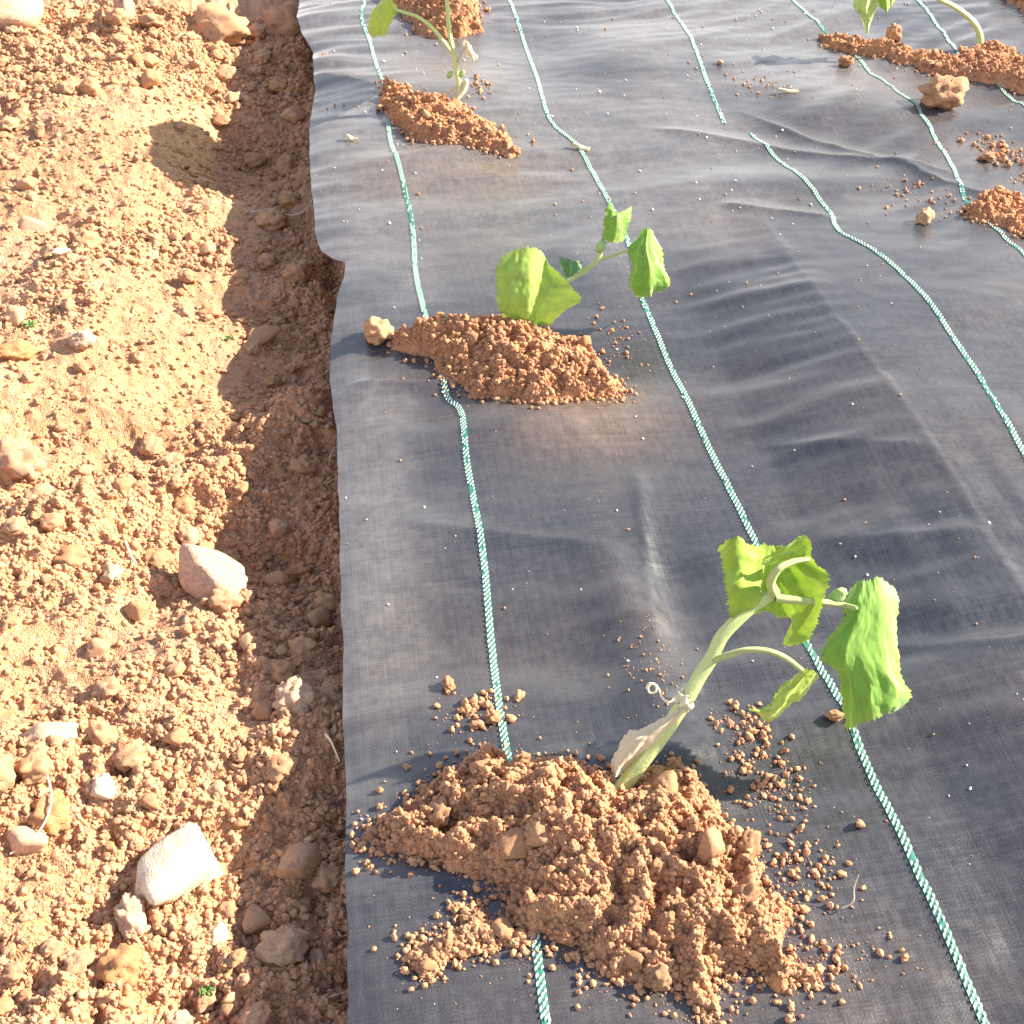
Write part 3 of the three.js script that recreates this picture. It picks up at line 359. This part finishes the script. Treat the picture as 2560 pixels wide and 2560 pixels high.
const M4 = new THREE.Matrix4(), Q = new THREE.Quaternion(), E3 = new THREE.Euler(), V = new THREE.Vector3(), SC = new THREE.Vector3(), COL = new THREE.Color();
function crumbs(parent, name, list) {              // list of [x, y, z, r, tone]
  const per = tiny.map(() => []); list.forEach((c, i) => per[i % tiny.length].push(c));
  per.forEach((l, v) => {
    if (!l.length) return;
    const im = new THREE.InstancedMesh(tiny[v], crumbMat, l.length); im.name = name; im.castShadow = im.receiveShadow = true; im.userData.kind = 'stuff';
    l.forEach(([x, y, z, r, t], i) => {
      E3.set(rr(0, 6.28), rr(0, 6.28), rr(0, 6.28)); Q.setFromEuler(E3); SC.set(r * rr(.8, 1.25), r * rr(.8, 1.2), r * rr(.8, 1.2)); V.set(x, y, z); M4.compose(V, Q, SC); im.setMatrixAt(i, M4);
      im.setColorAt(i, COL.setRGB(t[0], t[1], t[2]));
    });
    parent.add(im);
  });
}
function tone(red = 0) { const k = rr(.82, 1.12), w = rr(-.12, .16) - red * .12; return [.455 * k, .241 * k * (1 + w * .6), .124 * k * (1 + w)]; }
{
  const g = new THREE.Group(); add(g, 'soil_crumbs', 'fine crumbs and grains of loose soil covering the bare ground', 'soil', null, 'stuff');
  const list = [];
  for (let i = 0; i < 420000 && list.length < 140000; i++) {
    const q = rnd(), z = -mix(.30, 2.35, Math.pow(q, 1.25)), lim = mix(-.36, -.66, sm(-.33, -2.3, z)), x = rr(lim, edgeX(Math.max(-2.2, z)) + .034), r0 = rough(x, z);
    if (x < edgeX(z) - .004 && rnd() > Math.pow(r0, 1.5) * (.55 + .6 * sm(-.3, .4, nz(x * 22, z * 22, 14.4)))) continue;
    const r = mix(.0005, .0036, Math.pow(rnd(), 4.6)) * mix(1, 1.5, sm(-.8, -2.2, z));
    list.push([x, soilH(x, z) + r * rr(-.3, .5), z, r, tone()]);
  }
  crumbs(g, 'crumbs', list);
}

// ---------------------------------------------------------------- planting mounds
function inside(poly, x, z) { let c = false; for (let i = 0, j = poly.length - 1; i < poly.length; j = i++) { const [xi, zi] = poly[i], [xj, zj] = poly[j]; if ((zi > z) !== (zj > z) && x < (xj - xi) * (z - zi) / (zj - zi) + xi) c = !c; } return c; }
function edgeDist(poly, x, z) { let d = 9; for (let i = 0, j = poly.length - 1; i < poly.length; j = i++) { const [ax, az] = poly[j], [bx, bz] = poly[i], ux = bx - ax, uz = bz - az, t = Math.max(0, Math.min(1, ((x - ax) * ux + (z - az) * uz) / (ux * ux + uz * uz + 1e-12))); d = Math.min(d, Math.hypot(x - ax - ux * t, z - az - uz * t)); } return d; }
const MOUND_INFO = [
  [.043, 'large heap of crumbly brown soil round the nearest seedling', 44, 15000, .15, .0028],
  [.010, 'thin streak of spilled crumbs below the left end of the nearest soil heap', 8, 1500, 0, .0028],
  [.029, 'heap of orange soil round the second seedling, beside a round clod', 20, 7000, .5, .003],
  [.021, 'red orange soil heap round the tall thin seedling near the top', 14, 2800, .6, .0034],
  [.030, 'red orange soil heap at the top photo edge behind the tall thin seedling', 10, 2200, .6, .0036],
  [.016, 'long red orange soil ridge at the upper right below a hanging leaf', 18, 4000, .6, .0036],
  [.017, 'small orange soil heap cut by the right photo edge', 10, 1800, .8, .0034],
  [.022, 'orange soil heap in the top right corner', 8, 1500, .6, .0036],
];
const moundAt = [];
const scatter = [];
MOUNDS.forEach((poly, mi) => {
  const [H, label, nc, nk, red, cr] = MOUND_INFO[mi];
  const xs = poly.map(p => p[0]), zs = poly.map(p => p[1]), x0 = Math.min(...xs) - .02, x1 = Math.max(...xs) + .02, z0 = Math.min(...zs) - .02, z1 = Math.max(...zs) + .02;
  const top = (x, z) => {
    const jx = x + .009 * nz(x * 40, z * 40, mi + .3) + .004 * nz(x * 110, z * 110, mi + 8.3), jz = z + .009 * nz(x * 40, z * 40, mi + 5.3) + .004 * nz(x * 110, z * 110, mi + 3.3);
    const e = edgeDist(poly, jx, jz), s = inside(poly, jx, jz) ? e : -e;
    const dome = s <= 0 ? s * .9 : H * (1 - Math.exp(-s / (H * 1.7)));
    const wob = s > -.004 ? sm(-.004, .012, s) * (0.013 * nz(x * 17, z * 17, 2.7) + 0.0115 * (1 - 2 * Math.abs(nz(x * 42, z * 42, 4.1))) + 0.0065 * (1 - 2 * Math.abs(nz(x * 95, z * 95, 3.1))) + .0025 * nz(x * 210, z * 210, 2.1)) * Math.min(1, H / .03) : 0;
    return bedH(x, z) + Math.max(-.006, dome + wob - .001);
  };
  moundAt.push({ top, poly });
  const root = new THREE.Group(); add(root, 'soil_mound', label, 'soil heap', 'soil heaps on the fabric');
  const cell = mi < 3 ? .0019 : .0032, nX = Math.ceil((x1 - x0) / cell), nZ = Math.ceil((z1 - z0) / cell);
  const tint = (x, z) => { const t = soilTint(x + 3, z + 2); return [t[0] * mix(.86, 1.0, red), t[1] * mix(.84, .78, red), t[2] * mix(.80, .68, red)]; };
  const bg = sheet(axis([[x0, x1, nX]]), axis([[z1, z0, nZ]]), top, tint), bp = bg.attributes.position, keep = [], bi = bg.index.array;
  const out = []; for (let i = 0; i < bp.count; i++) out.push(bp.getY(i) - bedH(bp.getX(i), bp.getZ(i)) < -.0055);
  for (let t = 0; t < bi.length; t += 3) if (!(out[bi[t]] && out[bi[t + 1]] && out[bi[t + 2]])) keep.push(bi[t], bi[t + 1], bi[t + 2]);
  bg.setIndex(keep); part(root, 'mound_body', bg, soilMat);
  const spot = () => { for (let k = 0; k < 400; k++) { const x = rr(x0, x1), z = rr(z0, z1); if (inside(poly, x, z)) return [x, z]; } return [(x0 + x1) / 2, (z0 + z1) / 2]; };
  for (let i = 0; i < nc; i++) {
    const [x, z] = spot(), r = mix(.004, H > .03 ? .0115 : .008, Math.pow(rnd(), 2.6));
    const m = part(root, 'clod', mid[i % 8], (red > .5 ? redMats : moundMats)[i % 3]); m.position.set(x, top(x, z) + r * .25, z); m.scale.set(r * rr(.85, 1.2), r * rr(.75, 1), r * rr(.85, 1.15)); m.rotation.set(rr(0, 6), rr(0, 6), rr(0, 6));
  }
  const list = [];
  for (let i = 0; i < nk; i++) { const [x, z] = spot(), r = mix(.0005, cr * 1.05, Math.pow(rnd(), 3.4)); const q = tone(red); list.push([x, top(x, z) + r * rr(-.3, .5), z, r, [q[0] * mix(.88, 1, red), q[1] * mix(.86, .9, red), q[2] * mix(.84, .82, red)]]); }
  crumbs(root, 'crumbs', list);
  // crumbs that rolled off on to the cloth
  const per = poly.length;
  for (let i = 0; i < [3200, 700, 1500, 700, 400, 900, 400, 100][mi]; i++) {
    const k = (rnd() * per) | 0, [ax, az] = poly[k], [bx, bz] = poly[(k + 1) % per], t = rnd(), dd = Math.abs(gauss()) * (rnd() < .6 ? .011 : mi === 0 ? .034 : .026), an = rnd() * 6.283;
    const x = mix(ax, bx, t) + Math.cos(an) * dd, z = mix(az, bz, t) + Math.sin(an) * dd;
    if (x < edgeX(z) + .004 || inside(poly, x, z)) continue;
    const r = mix(.00035, .0026, Math.pow(rnd(), 3.8)) * (mi > 2 ? 1.25 : 1); scatter.push([x, bedH(x, z) + r * .55, z, r, tone(red)]);
  }
});
// grit and dust grains over the whole cloth, thicker in a few swept patches
for (let i = 0; i < 2600; i++) {
  const z = -mix(.30, 2.3, rnd()), x = rr(edgeX(z) + .004, 1.25); if (rnd() > .22 + .9 * sm(.0, .5, nz(x * 5, z * 5, 27.7) + .1)) continue;
  const r = mix(.00035, .0013, Math.pow(rnd(), 2.5)) * mix(1, 1.6, sm(-.8, -2, z)), k = rr(.6, 1.1); scatter.push([x, bedH(x, z) + r * .5, z, r, rnd() < .5 ? [.72 * k, .66 * k, .58 * k] : tone(.3)]);
}
const cluster = (cx, cz, rx, rz, n, rmax, red = 0) => { for (let i = 0; i < n; i++) { const x = cx + gauss() * rx, z = cz + gauss() * rz; if (x < edgeX(z) + .004) continue; const r = mix(.0004, rmax * .85, Math.pow(rnd(), 3.2)); scatter.push([x, bedH(x, z) + r * .55, z, r, tone(red)]); } };
cluster(.865, -1.45, .035, .05, 170, .0055, 1); cluster(.90, -1.36, .05, .03, 160, .0055, 1); cluster(.06, -.585, .03, .022, 120, .0045, .4);
cluster(.245, -.535, .02, .03, 170, .0035, .5); cluster(.25, -.49, .03, .03, 240, .003, .2); cluster(.245, -.425, .03, .03, 220, .003, .2); cluster(.20, -.60, .03, .05, 130, .0015); cluster(.70, -1.32, .05, .06, 120, .003, .3); cluster(.62, -1.7, .06, .06, 110, .0026, .3); cluster(.27, -1.06, .03, .05, 90, .0025, .3); cluster(.21, -1.74, .02, .03, 40, .0045, .2); cluster(.24, -.36, .05, .02, 160, .003, .2);
{ const g = new THREE.Group(); add(g, 'loose_grit', 'loose soil crumbs and grit scattered over the black fabric', 'grit', null, 'stuff'); crumbs(g, 'grit', scatter); }

// ---------------------------------------------------------------- single clods on the cloth
[
  ['largest round orange clod lying alone on the fabric at the upper right', 1.05, .95, 1, big[3], redMats[0]],
  ['round orange clod left of the second soil heap, near the fabric edge', 1, .95, 1, big[1], clodMats[0]],
  ['small brown clod beside the fourth stripe, just below the long soil ridge', 1, .9, 1, big[2], redMats[1]],
  ['small pale orange clod left of the heap at the right photo edge', 1.1, .9, .9, big[4], clodMats[3]],
  ['upright clod standing on the long soil ridge at the upper right', .8, 1.3, .8, big[5], redMats[0]],
  ['small red brown clod above the left end of the nearest soil heap', .8, .9, 1.1, big[0], redMats[1]],
  ['small orange clod touching the first stripe above the nearest soil heap', .9, 1, 1, big[2], redMats[0]],
  ['small orange clod touching the second stripe under the drooping leaf', 1.1, .8, .9, mid[2], clodMats[1]],
  ['tiny round tan clod right of the nearest soil heap', 1, .9, 1, mid[1], clodMats[3]],
  ['tiny clod between the long soil ridge and the largest round clod', 1, .9, 1, mid[4], redMats[2]],
  ['red clod in the thin crumb trail below the largest round clod', 1, .8, 1, mid[6], redMats[1]],
  ['tiny dark pebble right of the tall thin seedling', 1, .9, 1, mid[3], clodMats[2]],
  ['tiny clod left of the first stripe beside the tall thin seedling heap', 1, .9, 1, mid[5], clodMats[1]],
  ['tiny pale pebble on bare fabric between the third and fourth stripe', 1, .9, 1, mid[7], clodMats[3]],
].forEach(([label, sx, sy, sz, g, m], i) => { const hf = (x, z) => { let h = bedH(x, z); for (const q of moundAt) if (inside(q.poly, x, z)) h = Math.max(h, q.top(x, z)); return h; }; stone(g, m, MATCLODS[i], hf, sx, sy, sz, i * 1.3, .72, 'soil_clod', label, 'clod'); });

// ---------------------------------------------------------------- plants
function tube(pts, r0, r1, rad = 10, seg = 40, knob = 0) {
  const c = new THREE.CatmullRomCurve3(pts.map(p => new THREE.Vector3(...p)), false, 'centripetal');
  const g = new THREE.TubeGeometry(c, seg, 1, rad, false), p = g.attributes.position, C = [];
  for (let i = 0; i <= seg; i++) C.push(c.getPointAt(i / seg));
  for (let i = 0; i <= seg; i++) for (let j = 0; j <= rad; j++) { const k = i * (rad + 1) + j, t = i / seg, a = j / rad * 6.2832; const r = mix(r0, r1, t) * (1 + knob * (.12 * Math.cos(a * 5) + .25 * nz(t * 9, Math.cos(a), Math.sin(a)))); p.setXYZ(k, C[i].x + (p.getX(k) - C[i].x) * r, C[i].y + (p.getY(k) - C[i].y) * r, C[i].z + (p.getZ(k) - C[i].z) * r); }
  // round the far end off
  const cap = new THREE.SphereGeometry(r1 * .98, 8, 6); cap.translate(C[seg].x, C[seg].y, C[seg].z);
  g.computeVertexNormals(); const m = mergeGeometries([g, cap]); return m;
}
const cr = (a, b, c, d, t) => a.map((_, i) => .5 * (2 * b[i] + (c[i] - a[i]) * t + (2 * a[i] - 5 * b[i] + 4 * c[i] - d[i]) * t * t + (3 * b[i] - a[i] - 3 * c[i] + d[i]) * t * t * t));
function along(P, t) { const n = P.length - 1, s = Math.min(n - 1e-6, Math.max(0, t * n)), i = Math.floor(s); const ext = k => k < 0 ? P[0].map((v, q) => 2 * v - P[1][q]) : k > n ? P[n].map((v, q) => 2 * v - P[n - 1][q]) : P[k]; return cr(ext(i - 1), ext(i), ext(i + 1), ext(i + 2), s - i); }
// a leaf blade: smooth sheet through rows of measured points, with pleats between its veins, a toothed margin and mottled green
function blade(rows, o = {}) {
  const { nu = 64, nv = 64, veins = 5, pleat = .0016, tooth = .0022, col = [.20, .42, .045], s = 1, from = 0 } = o;
  const pos = [], color = [], uv = [], idx = [];
  const grid = [];
  for (let j = 0; j <= nv; j++) { const row = rows.map(r => r); const v = j / nv; const line = row.map(r => r); const cols = []; for (let i = 0; i <= nu; i++) cols.push(along(line.map(r => along(r, i / nu)), v)); grid.push(cols); }
  const A = new THREE.Vector3(), B = new THREE.Vector3(), Nn = new THREE.Vector3();
  for (let j = 0; j <= nv; j++) for (let i = 0; i <= nu; i++) {
    const p = grid[j][i], u = i / nu, v = j / nv, iu = Math.min(nu, i + 1), il = Math.max(0, i - 1), jd = Math.min(nv, j + 1), ju = Math.max(0, j - 1);
    A.set(...grid[j][iu]).sub(B.set(...grid[j][il])); B.set(...grid[jd][i]); Nn.set(...grid[ju][i]); B.sub(Nn); Nn.crossVectors(A, B).normalize();
    // veins fan out from the stalk at the middle of the first row
    const fan = Math.atan2((u - .5) * 1.3, v + .12) / 1.45, vv = Math.abs(((fan * veins / 2 + 20.5) % 1) - .5) * 2, vein = Math.exp(-(((vv) / .08) ** 2)), amp = pleat * sm(0, .35, v + Math.abs(u - .5) - from);
    const side = Math.exp(-((Math.sin((v + Math.abs(vv - .5) * .5) * 26 + s) + 1) * 3.2));
    const h = amp * ((1 - vv) * 1.0 - .5) * -1.6 + .0007 * nz(u * 11, v * 11, s * 3.3) + .0016 * nz(u * 4, v * 4, s * 1.7);
    let q = [p[0] + Nn.x * h, p[1] + Nn.y * h, p[2] + Nn.z * h];
    const eb = i === 0 || i === nu || j === nv || (j === 0 && v === 0);
    if (eb) { const ii = i === 0 ? 3 : i === nu ? nu - 3 : i, jj = j === 0 ? 3 : j === nv ? nv - 3 : j, c = grid[jj][ii], d = [p[0] - c[0], p[1] - c[1], p[2] - c[2]], l = Math.hypot(...d) || 1, w = tooth * ((((i + j) * 3 + ((s * 5) | 0)) % 5) / 4 - .45 + .9 * nz(i * .37, j * .37, s)); q = q.map((c0, k) => c0 + d[k] / l * w); }
    pos.push(...q); uv.push(u * .08, v * .08);
    const m = 1 + .22 * nz(u * 9, v * 9, s * 2.1) + .14 * nz(u * 34, v * 34, s), yel = Math.min(1, .75 * vein + .3 * side + .35 * sm(.12, 0, Math.min(u, 1 - u, 1 - v)));
    color.push(mix(col[0], .46, yel * .55) * m, mix(col[1], .56, yel * .5) * m, mix(col[2], .10, yel * .5) * m);
    if (i < nu && j < nv) { const k = j * (nu + 1) + i; idx.push(k, k + nu + 1, k + 1, k + 1, k + nu + 1, k + nu + 2); }
  }
  const g = new THREE.BufferGeometry(); g.setAttribute('position', new THREE.Float32BufferAttribute(pos, 3)); g.setAttribute('uv', new THREE.Float32BufferAttribute(uv, 2)); g.setAttribute('color', new THREE.Float32BufferAttribute(color, 3)); g.setIndex(idx); g.computeVertexNormals(); return g;
}
const budGeo = lump(3, .3, 2.2, 77, 1.1);
const budMat = new THREE.MeshPhysicalMaterial({ color: new THREE.Color().setRGB(.34, .50, .18), roughness: .8, bumpMap: leafBump, bumpScale: .0006 });
function seedling(i, label) {
  const D = PLANTS[i], root = new THREE.Group(), b = new THREE.Vector3(...D.base); root.position.copy(b);
  add(root, 'seedling', label, 'seedling', 'transplanted vine seedlings');
  const loc = g => { g.translate(-b.x, -b.y, -b.z); return g; };
  return { D, root, put: (name, g, m, l) => part(root, name, loc(g), m, l), bud: (p, r) => { const m = part(root, 'bud', budGeo, budMat); m.position.set(p[0] - b.x, p[1] - b.y, p[2] - b.z); m.scale.set(r * .8, r * 1.15, r * .75); m.rotation.z = -.6; } };
}
const G1 = [.26, .42, .028], G2 = [.16, .35, .03], G3 = [.40, .52, .06];
{
  const { D, root, put, bud } = seedling(0, 'nearest wilting seedling with drooping lobed leaves leaning right from the large soil heap');
  const st = [D.stem[0].map((v, k) => v + [-.012, -.004, .008][k]), ...D.stem];
  put('stem', tube(st, .0058, .0040, 14, 90, .6), stemMat);
  put('petiole', tube(D.petA, .0036, .0016, 8, 30), stemMat);
  put('petiole', tube(D.petB, .0030, .0016, 8, 30), stemMat);
  put('petiole', tube(D.petC, .0022, .0017, 8, 30), stemMat);
  put('leaf', mergeGeometries([blade(D.leafA, { col: G1, s: 1.3, veins: 7, pleat: .0016 }), blade(D.flapA, { col: G1, s: 2.1, nu: 24, nv: 14, veins: 3, pleat: .0006, tooth: .0008 })]), leafMat, 'wide folded leaf behind the stem tip');
  put('leaf', blade(D.leafB, { col: G2, s: 3.7, veins: 7, pleat: .0011, tooth: .003, from: .45 }), leafMat, 'large pleated leaf hanging at the right');
  put('leaf', blade(D.leafC, { col: G3, s: 5.2, veins: 3, nu: 18, nv: 36 }), leafMat, 'narrow rolled leaf on an arching stalk');
  put('tendril', tube(D.tendril, .0007, .0007, 6, 60), strawMat);
  put('withered_leaf', blade(D.dead, { nu: 14, nv: 40, veins: 3, s: 7.7, tooth: .002 }), dryMat, 'dry papery cream leaf along the stem base');
  // fine stubs and a collar at the joint
  const j = D.stem[4]; put('node', (() => { const g = lump(3, .5, 2, 61, 1.3); g.scale(.0056, .006, .0056); g.translate(...j); return g; })(), paleStemMat);
  put('stipule', mergeGeometries([[.006, .006, .004], [-.008, .004, .003], [.002, .011, .002], [-.005, .010, -.002]].map(d => tube([j, j.map((v, k) => v + d[k] * .6 + .0008), j.map((v, k) => v + d[k])], .0009, .0003, 5, 6))), paleStemMat);
  bud(D.bud[0], .0056);
}
{
  const { D, put, bud } = seedling(1, 'second seedling with a big rounded leaf low over its orange soil heap');
  put('stem', tube([D.stem[0].map((v, k) => v - (k === 1 ? .01 : 0)), ...D.stem], .0038, .0024, 10, 60, .4), stemMat);
  put('petiole', tube(D.petB, .0020, .0016, 8, 14), stemMat); put('petiole', tube(D.petC, .0018, .0014, 8, 20), stemMat);
  put('leaf', blade(D.leafA, { col: [.28, .44, .06], s: 8.2, veins: 5, pleat: .0004 }), leafMat, 'big rounded leaf folded down the middle');
  put('leaf', blade(D.leafD, { col: [.10, .26, .10], s: 9.1, nu: 16, nv: 16, veins: 3 }), leafMat, 'small dull leaf behind the stem');
  put('leaf', blade(D.leafB, { col: G2, s: 10.3, nu: 24, nv: 24, veins: 3 }), leafMat, 'small pointed leaf at the shoot tip');
  put('leaf', blade(D.leafC, { col: G2, s: 11.9, veins: 5, pleat: .0018, tooth: .003 }), leafMat, 'drooping pleated leaf over the second stripe');
  bud(D.bud[0], .0058);
}
{
  const { D, put, bud } = seedling(2, 'tall thin yellowish seedling near the top with a forked stem');
  put('stem', tube([D.stem[0].map((v, k) => v - (k === 1 ? .012 : 0)), ...D.stem], .0040, .0026, 10, 70, .4), stemMat);
  put('old_stem', tube(D.old, .0065, .0045, 10, 30, .9), paleStemMat, 'pale withered stem base'); put('old_stem', tube(D.old2, .0030, .0022, 8, 24, .6), paleStemMat);
  put('petiole', tube(D.petA, .0028, .0022, 8, 30), stemMat); put('petiole', tube(D.petB, .0022, .0018, 8, 20), stemMat); put('petiole', tube(D.petF, .0018, .0016, 8, 20), paleStemMat);
  put('leaf', blade(D.leafA, { col: G3, s: 12.4, veins: 3, nu: 26, nv: 26 }), leafMat, 'pale yellow folded leaf beside the first stripe');
  put('leaf', blade(D.leafB, { col: G2, s: 13.6, veins: 5 }), leafMat);
  put('withered_flower', blade(D.flower, { nu: 14, nv: 20, s: 15.3, tooth: .003, col: [.6, .55, .2] }), dryMat);
  bud(D.bud[0], .0045); bud(D.bud2[0], .0045);
}
{
  const { D, put, bud } = seedling(3, 'seedling at the upper right whose arching stem hangs a pale pointed leaf');
  put('stem', tube([D.stem[0].map((v, k) => v - (k === 1 ? .012 : 0)), ...D.stem], .0052, .0024, 10, 70, .4), stemMat);
  put('petiole', tube(D.petA, .0020, .0016, 8, 18), stemMat); put('petiole', tube(D.petB, .0018, .0015, 8, 18), stemMat);
  put('leaf', blade(D.leafA, { col: [.46, .56, .16], s: 16.1, veins: 3, nu: 24, nv: 30 }), leafMat, 'pale pointed leaf'); put('leaf', blade(D.leafB, { col: G1, s: 17.4, veins: 3, nu: 20, nv: 20 }), leafMat);
  bud(D.bud[0], .006);
}

// ---------------------------------------------------------------- straws, scraps, roots, weeds
function bit(name, label, category, pts, r0, r1, m, hf) { const g = tube(pts.map(([x, y, z]) => [x, hf(x, z) + y, z]), r0, r1, 6, 24, .5); const o = new THREE.Mesh(g, m); o.castShadow = o.receiveShadow = true; return add(o, name, label, category); }
{
  const S = SCRAPS;
  const scrap = (s, t, l, w, label) => {
    const [x, z] = s, c = Math.cos(t), q = Math.sin(t), rows = [-1, -.4, .3, 1].map((a, k) => [-1, 0, 1].map(b => { const px = x + c * a * l - q * b * w * (1 - .5 * a * a), pz = z + q * a * l + c * b * w * (1 - .5 * a * a); return [px, bedH(px, pz) + .002 + .0035 * (1 - b * b) + .002 * Math.sin(k * 2), pz]; }));
    const m = new THREE.Mesh(blade(rows, { nu: 10, nv: 22, s: l * 900, tooth: .0018, veins: 3 }), dryMat); m.castShadow = m.receiveShadow = true; add(m, 'dry_leaf_scrap', label, 'leaf scrap');
  };
  scrap(S[0], .5, .011, .004, 'dry cream leaf scrap on the fabric left of the first stripe');
  scrap(S[1], .5, .014, .004, 'dry forked leaf scrap touching the second stripe');
  scrap(S[2], .05, .017, .0035, 'thin pale leaf scrap between the third and fourth stripe');
  bit('straw', 'short white straw leaning on the soil beside the fabric edge', 'straw', [[-.047, .004, -.605], [-.043, .006, -.596], [-.0385, .005, -.585]], .0011, .0009, strawMat, soilH);
  bit('straw', 'short tan straw among the crumbs above the angular pinkish stone', 'straw', [[-.214, .004, -.858], [-.209, .007, -.846], [-.204, .006, -.835]], .0013, .001, strawMat, soilH);
  bit('root', 'curled white root beside the rounded brown stone at the left edge', 'root', [[-.236, .016, -.580], [-.232, .014, -.565], [-.2335, .010, -.548], [-.243, .006, -.535], [-.255, .004, -.527]], .0009, .0006, rootMat, soilH);
  bit('root', 'thin root fibre on the shaded soil below the fabric notch', 'root', [[-.12, .006, -1.56], [-.09, .009, -1.575], [-.07, .007, -1.56], [-.05, .01, -1.555], [-.034, .012, -1.58]], .0009, .0006, rootMat, soilH);
  bit('root', 'thin root hair sticking out at the right of the nearest soil heap', 'root', [[.262, .002, -.392], [.268, .008, -.392], [.270, .012, -.398], [.273, .019, -.402]], .0005, .0003, strawMat, bedH);
  const weed = (x, z, r, label) => { const g = []; for (let i = 0; i < 6; i++) { const a = i * 1.05 + rr(-.3, .3), y = soilH(x, z), L = r * rr(.7, 1.2), c = Math.cos(a), s = Math.sin(a); g.push(blade([0, .35, .7, 1].map(t => [-1, 0, 1].map(b => [x + c * t * L - s * b * r * .22 * Math.sin(3.1 * Math.min(.97, t + .05)), y + .002 + t * r * (.6 - .4 * t) + (b ? 0 : -.0008), z + s * t * L + c * b * r * .22 * Math.sin(3.1 * Math.min(.97, t + .05))])), { nu: 8, nv: 10, s: i, tooth: .0003, pleat: .0002 })); } const m = new THREE.Mesh(mergeGeometries(g), weedMat); m.castShadow = m.receiveShadow = true; add(m, 'weed_sprout', label, 'weed'); };
  weed(-.140, -1.235, .007, 'tiny green weed sprout in the shaded soil left of the fabric notch');
  weed(-.128, -.425, .005, 'tiny green weed sprout near the bottom edge of the soil');
  weed(-.345, -1.225, .008, 'tiny green weed sprout near the left edge, above the orange clod');
}
renderer.render(scene, camera);
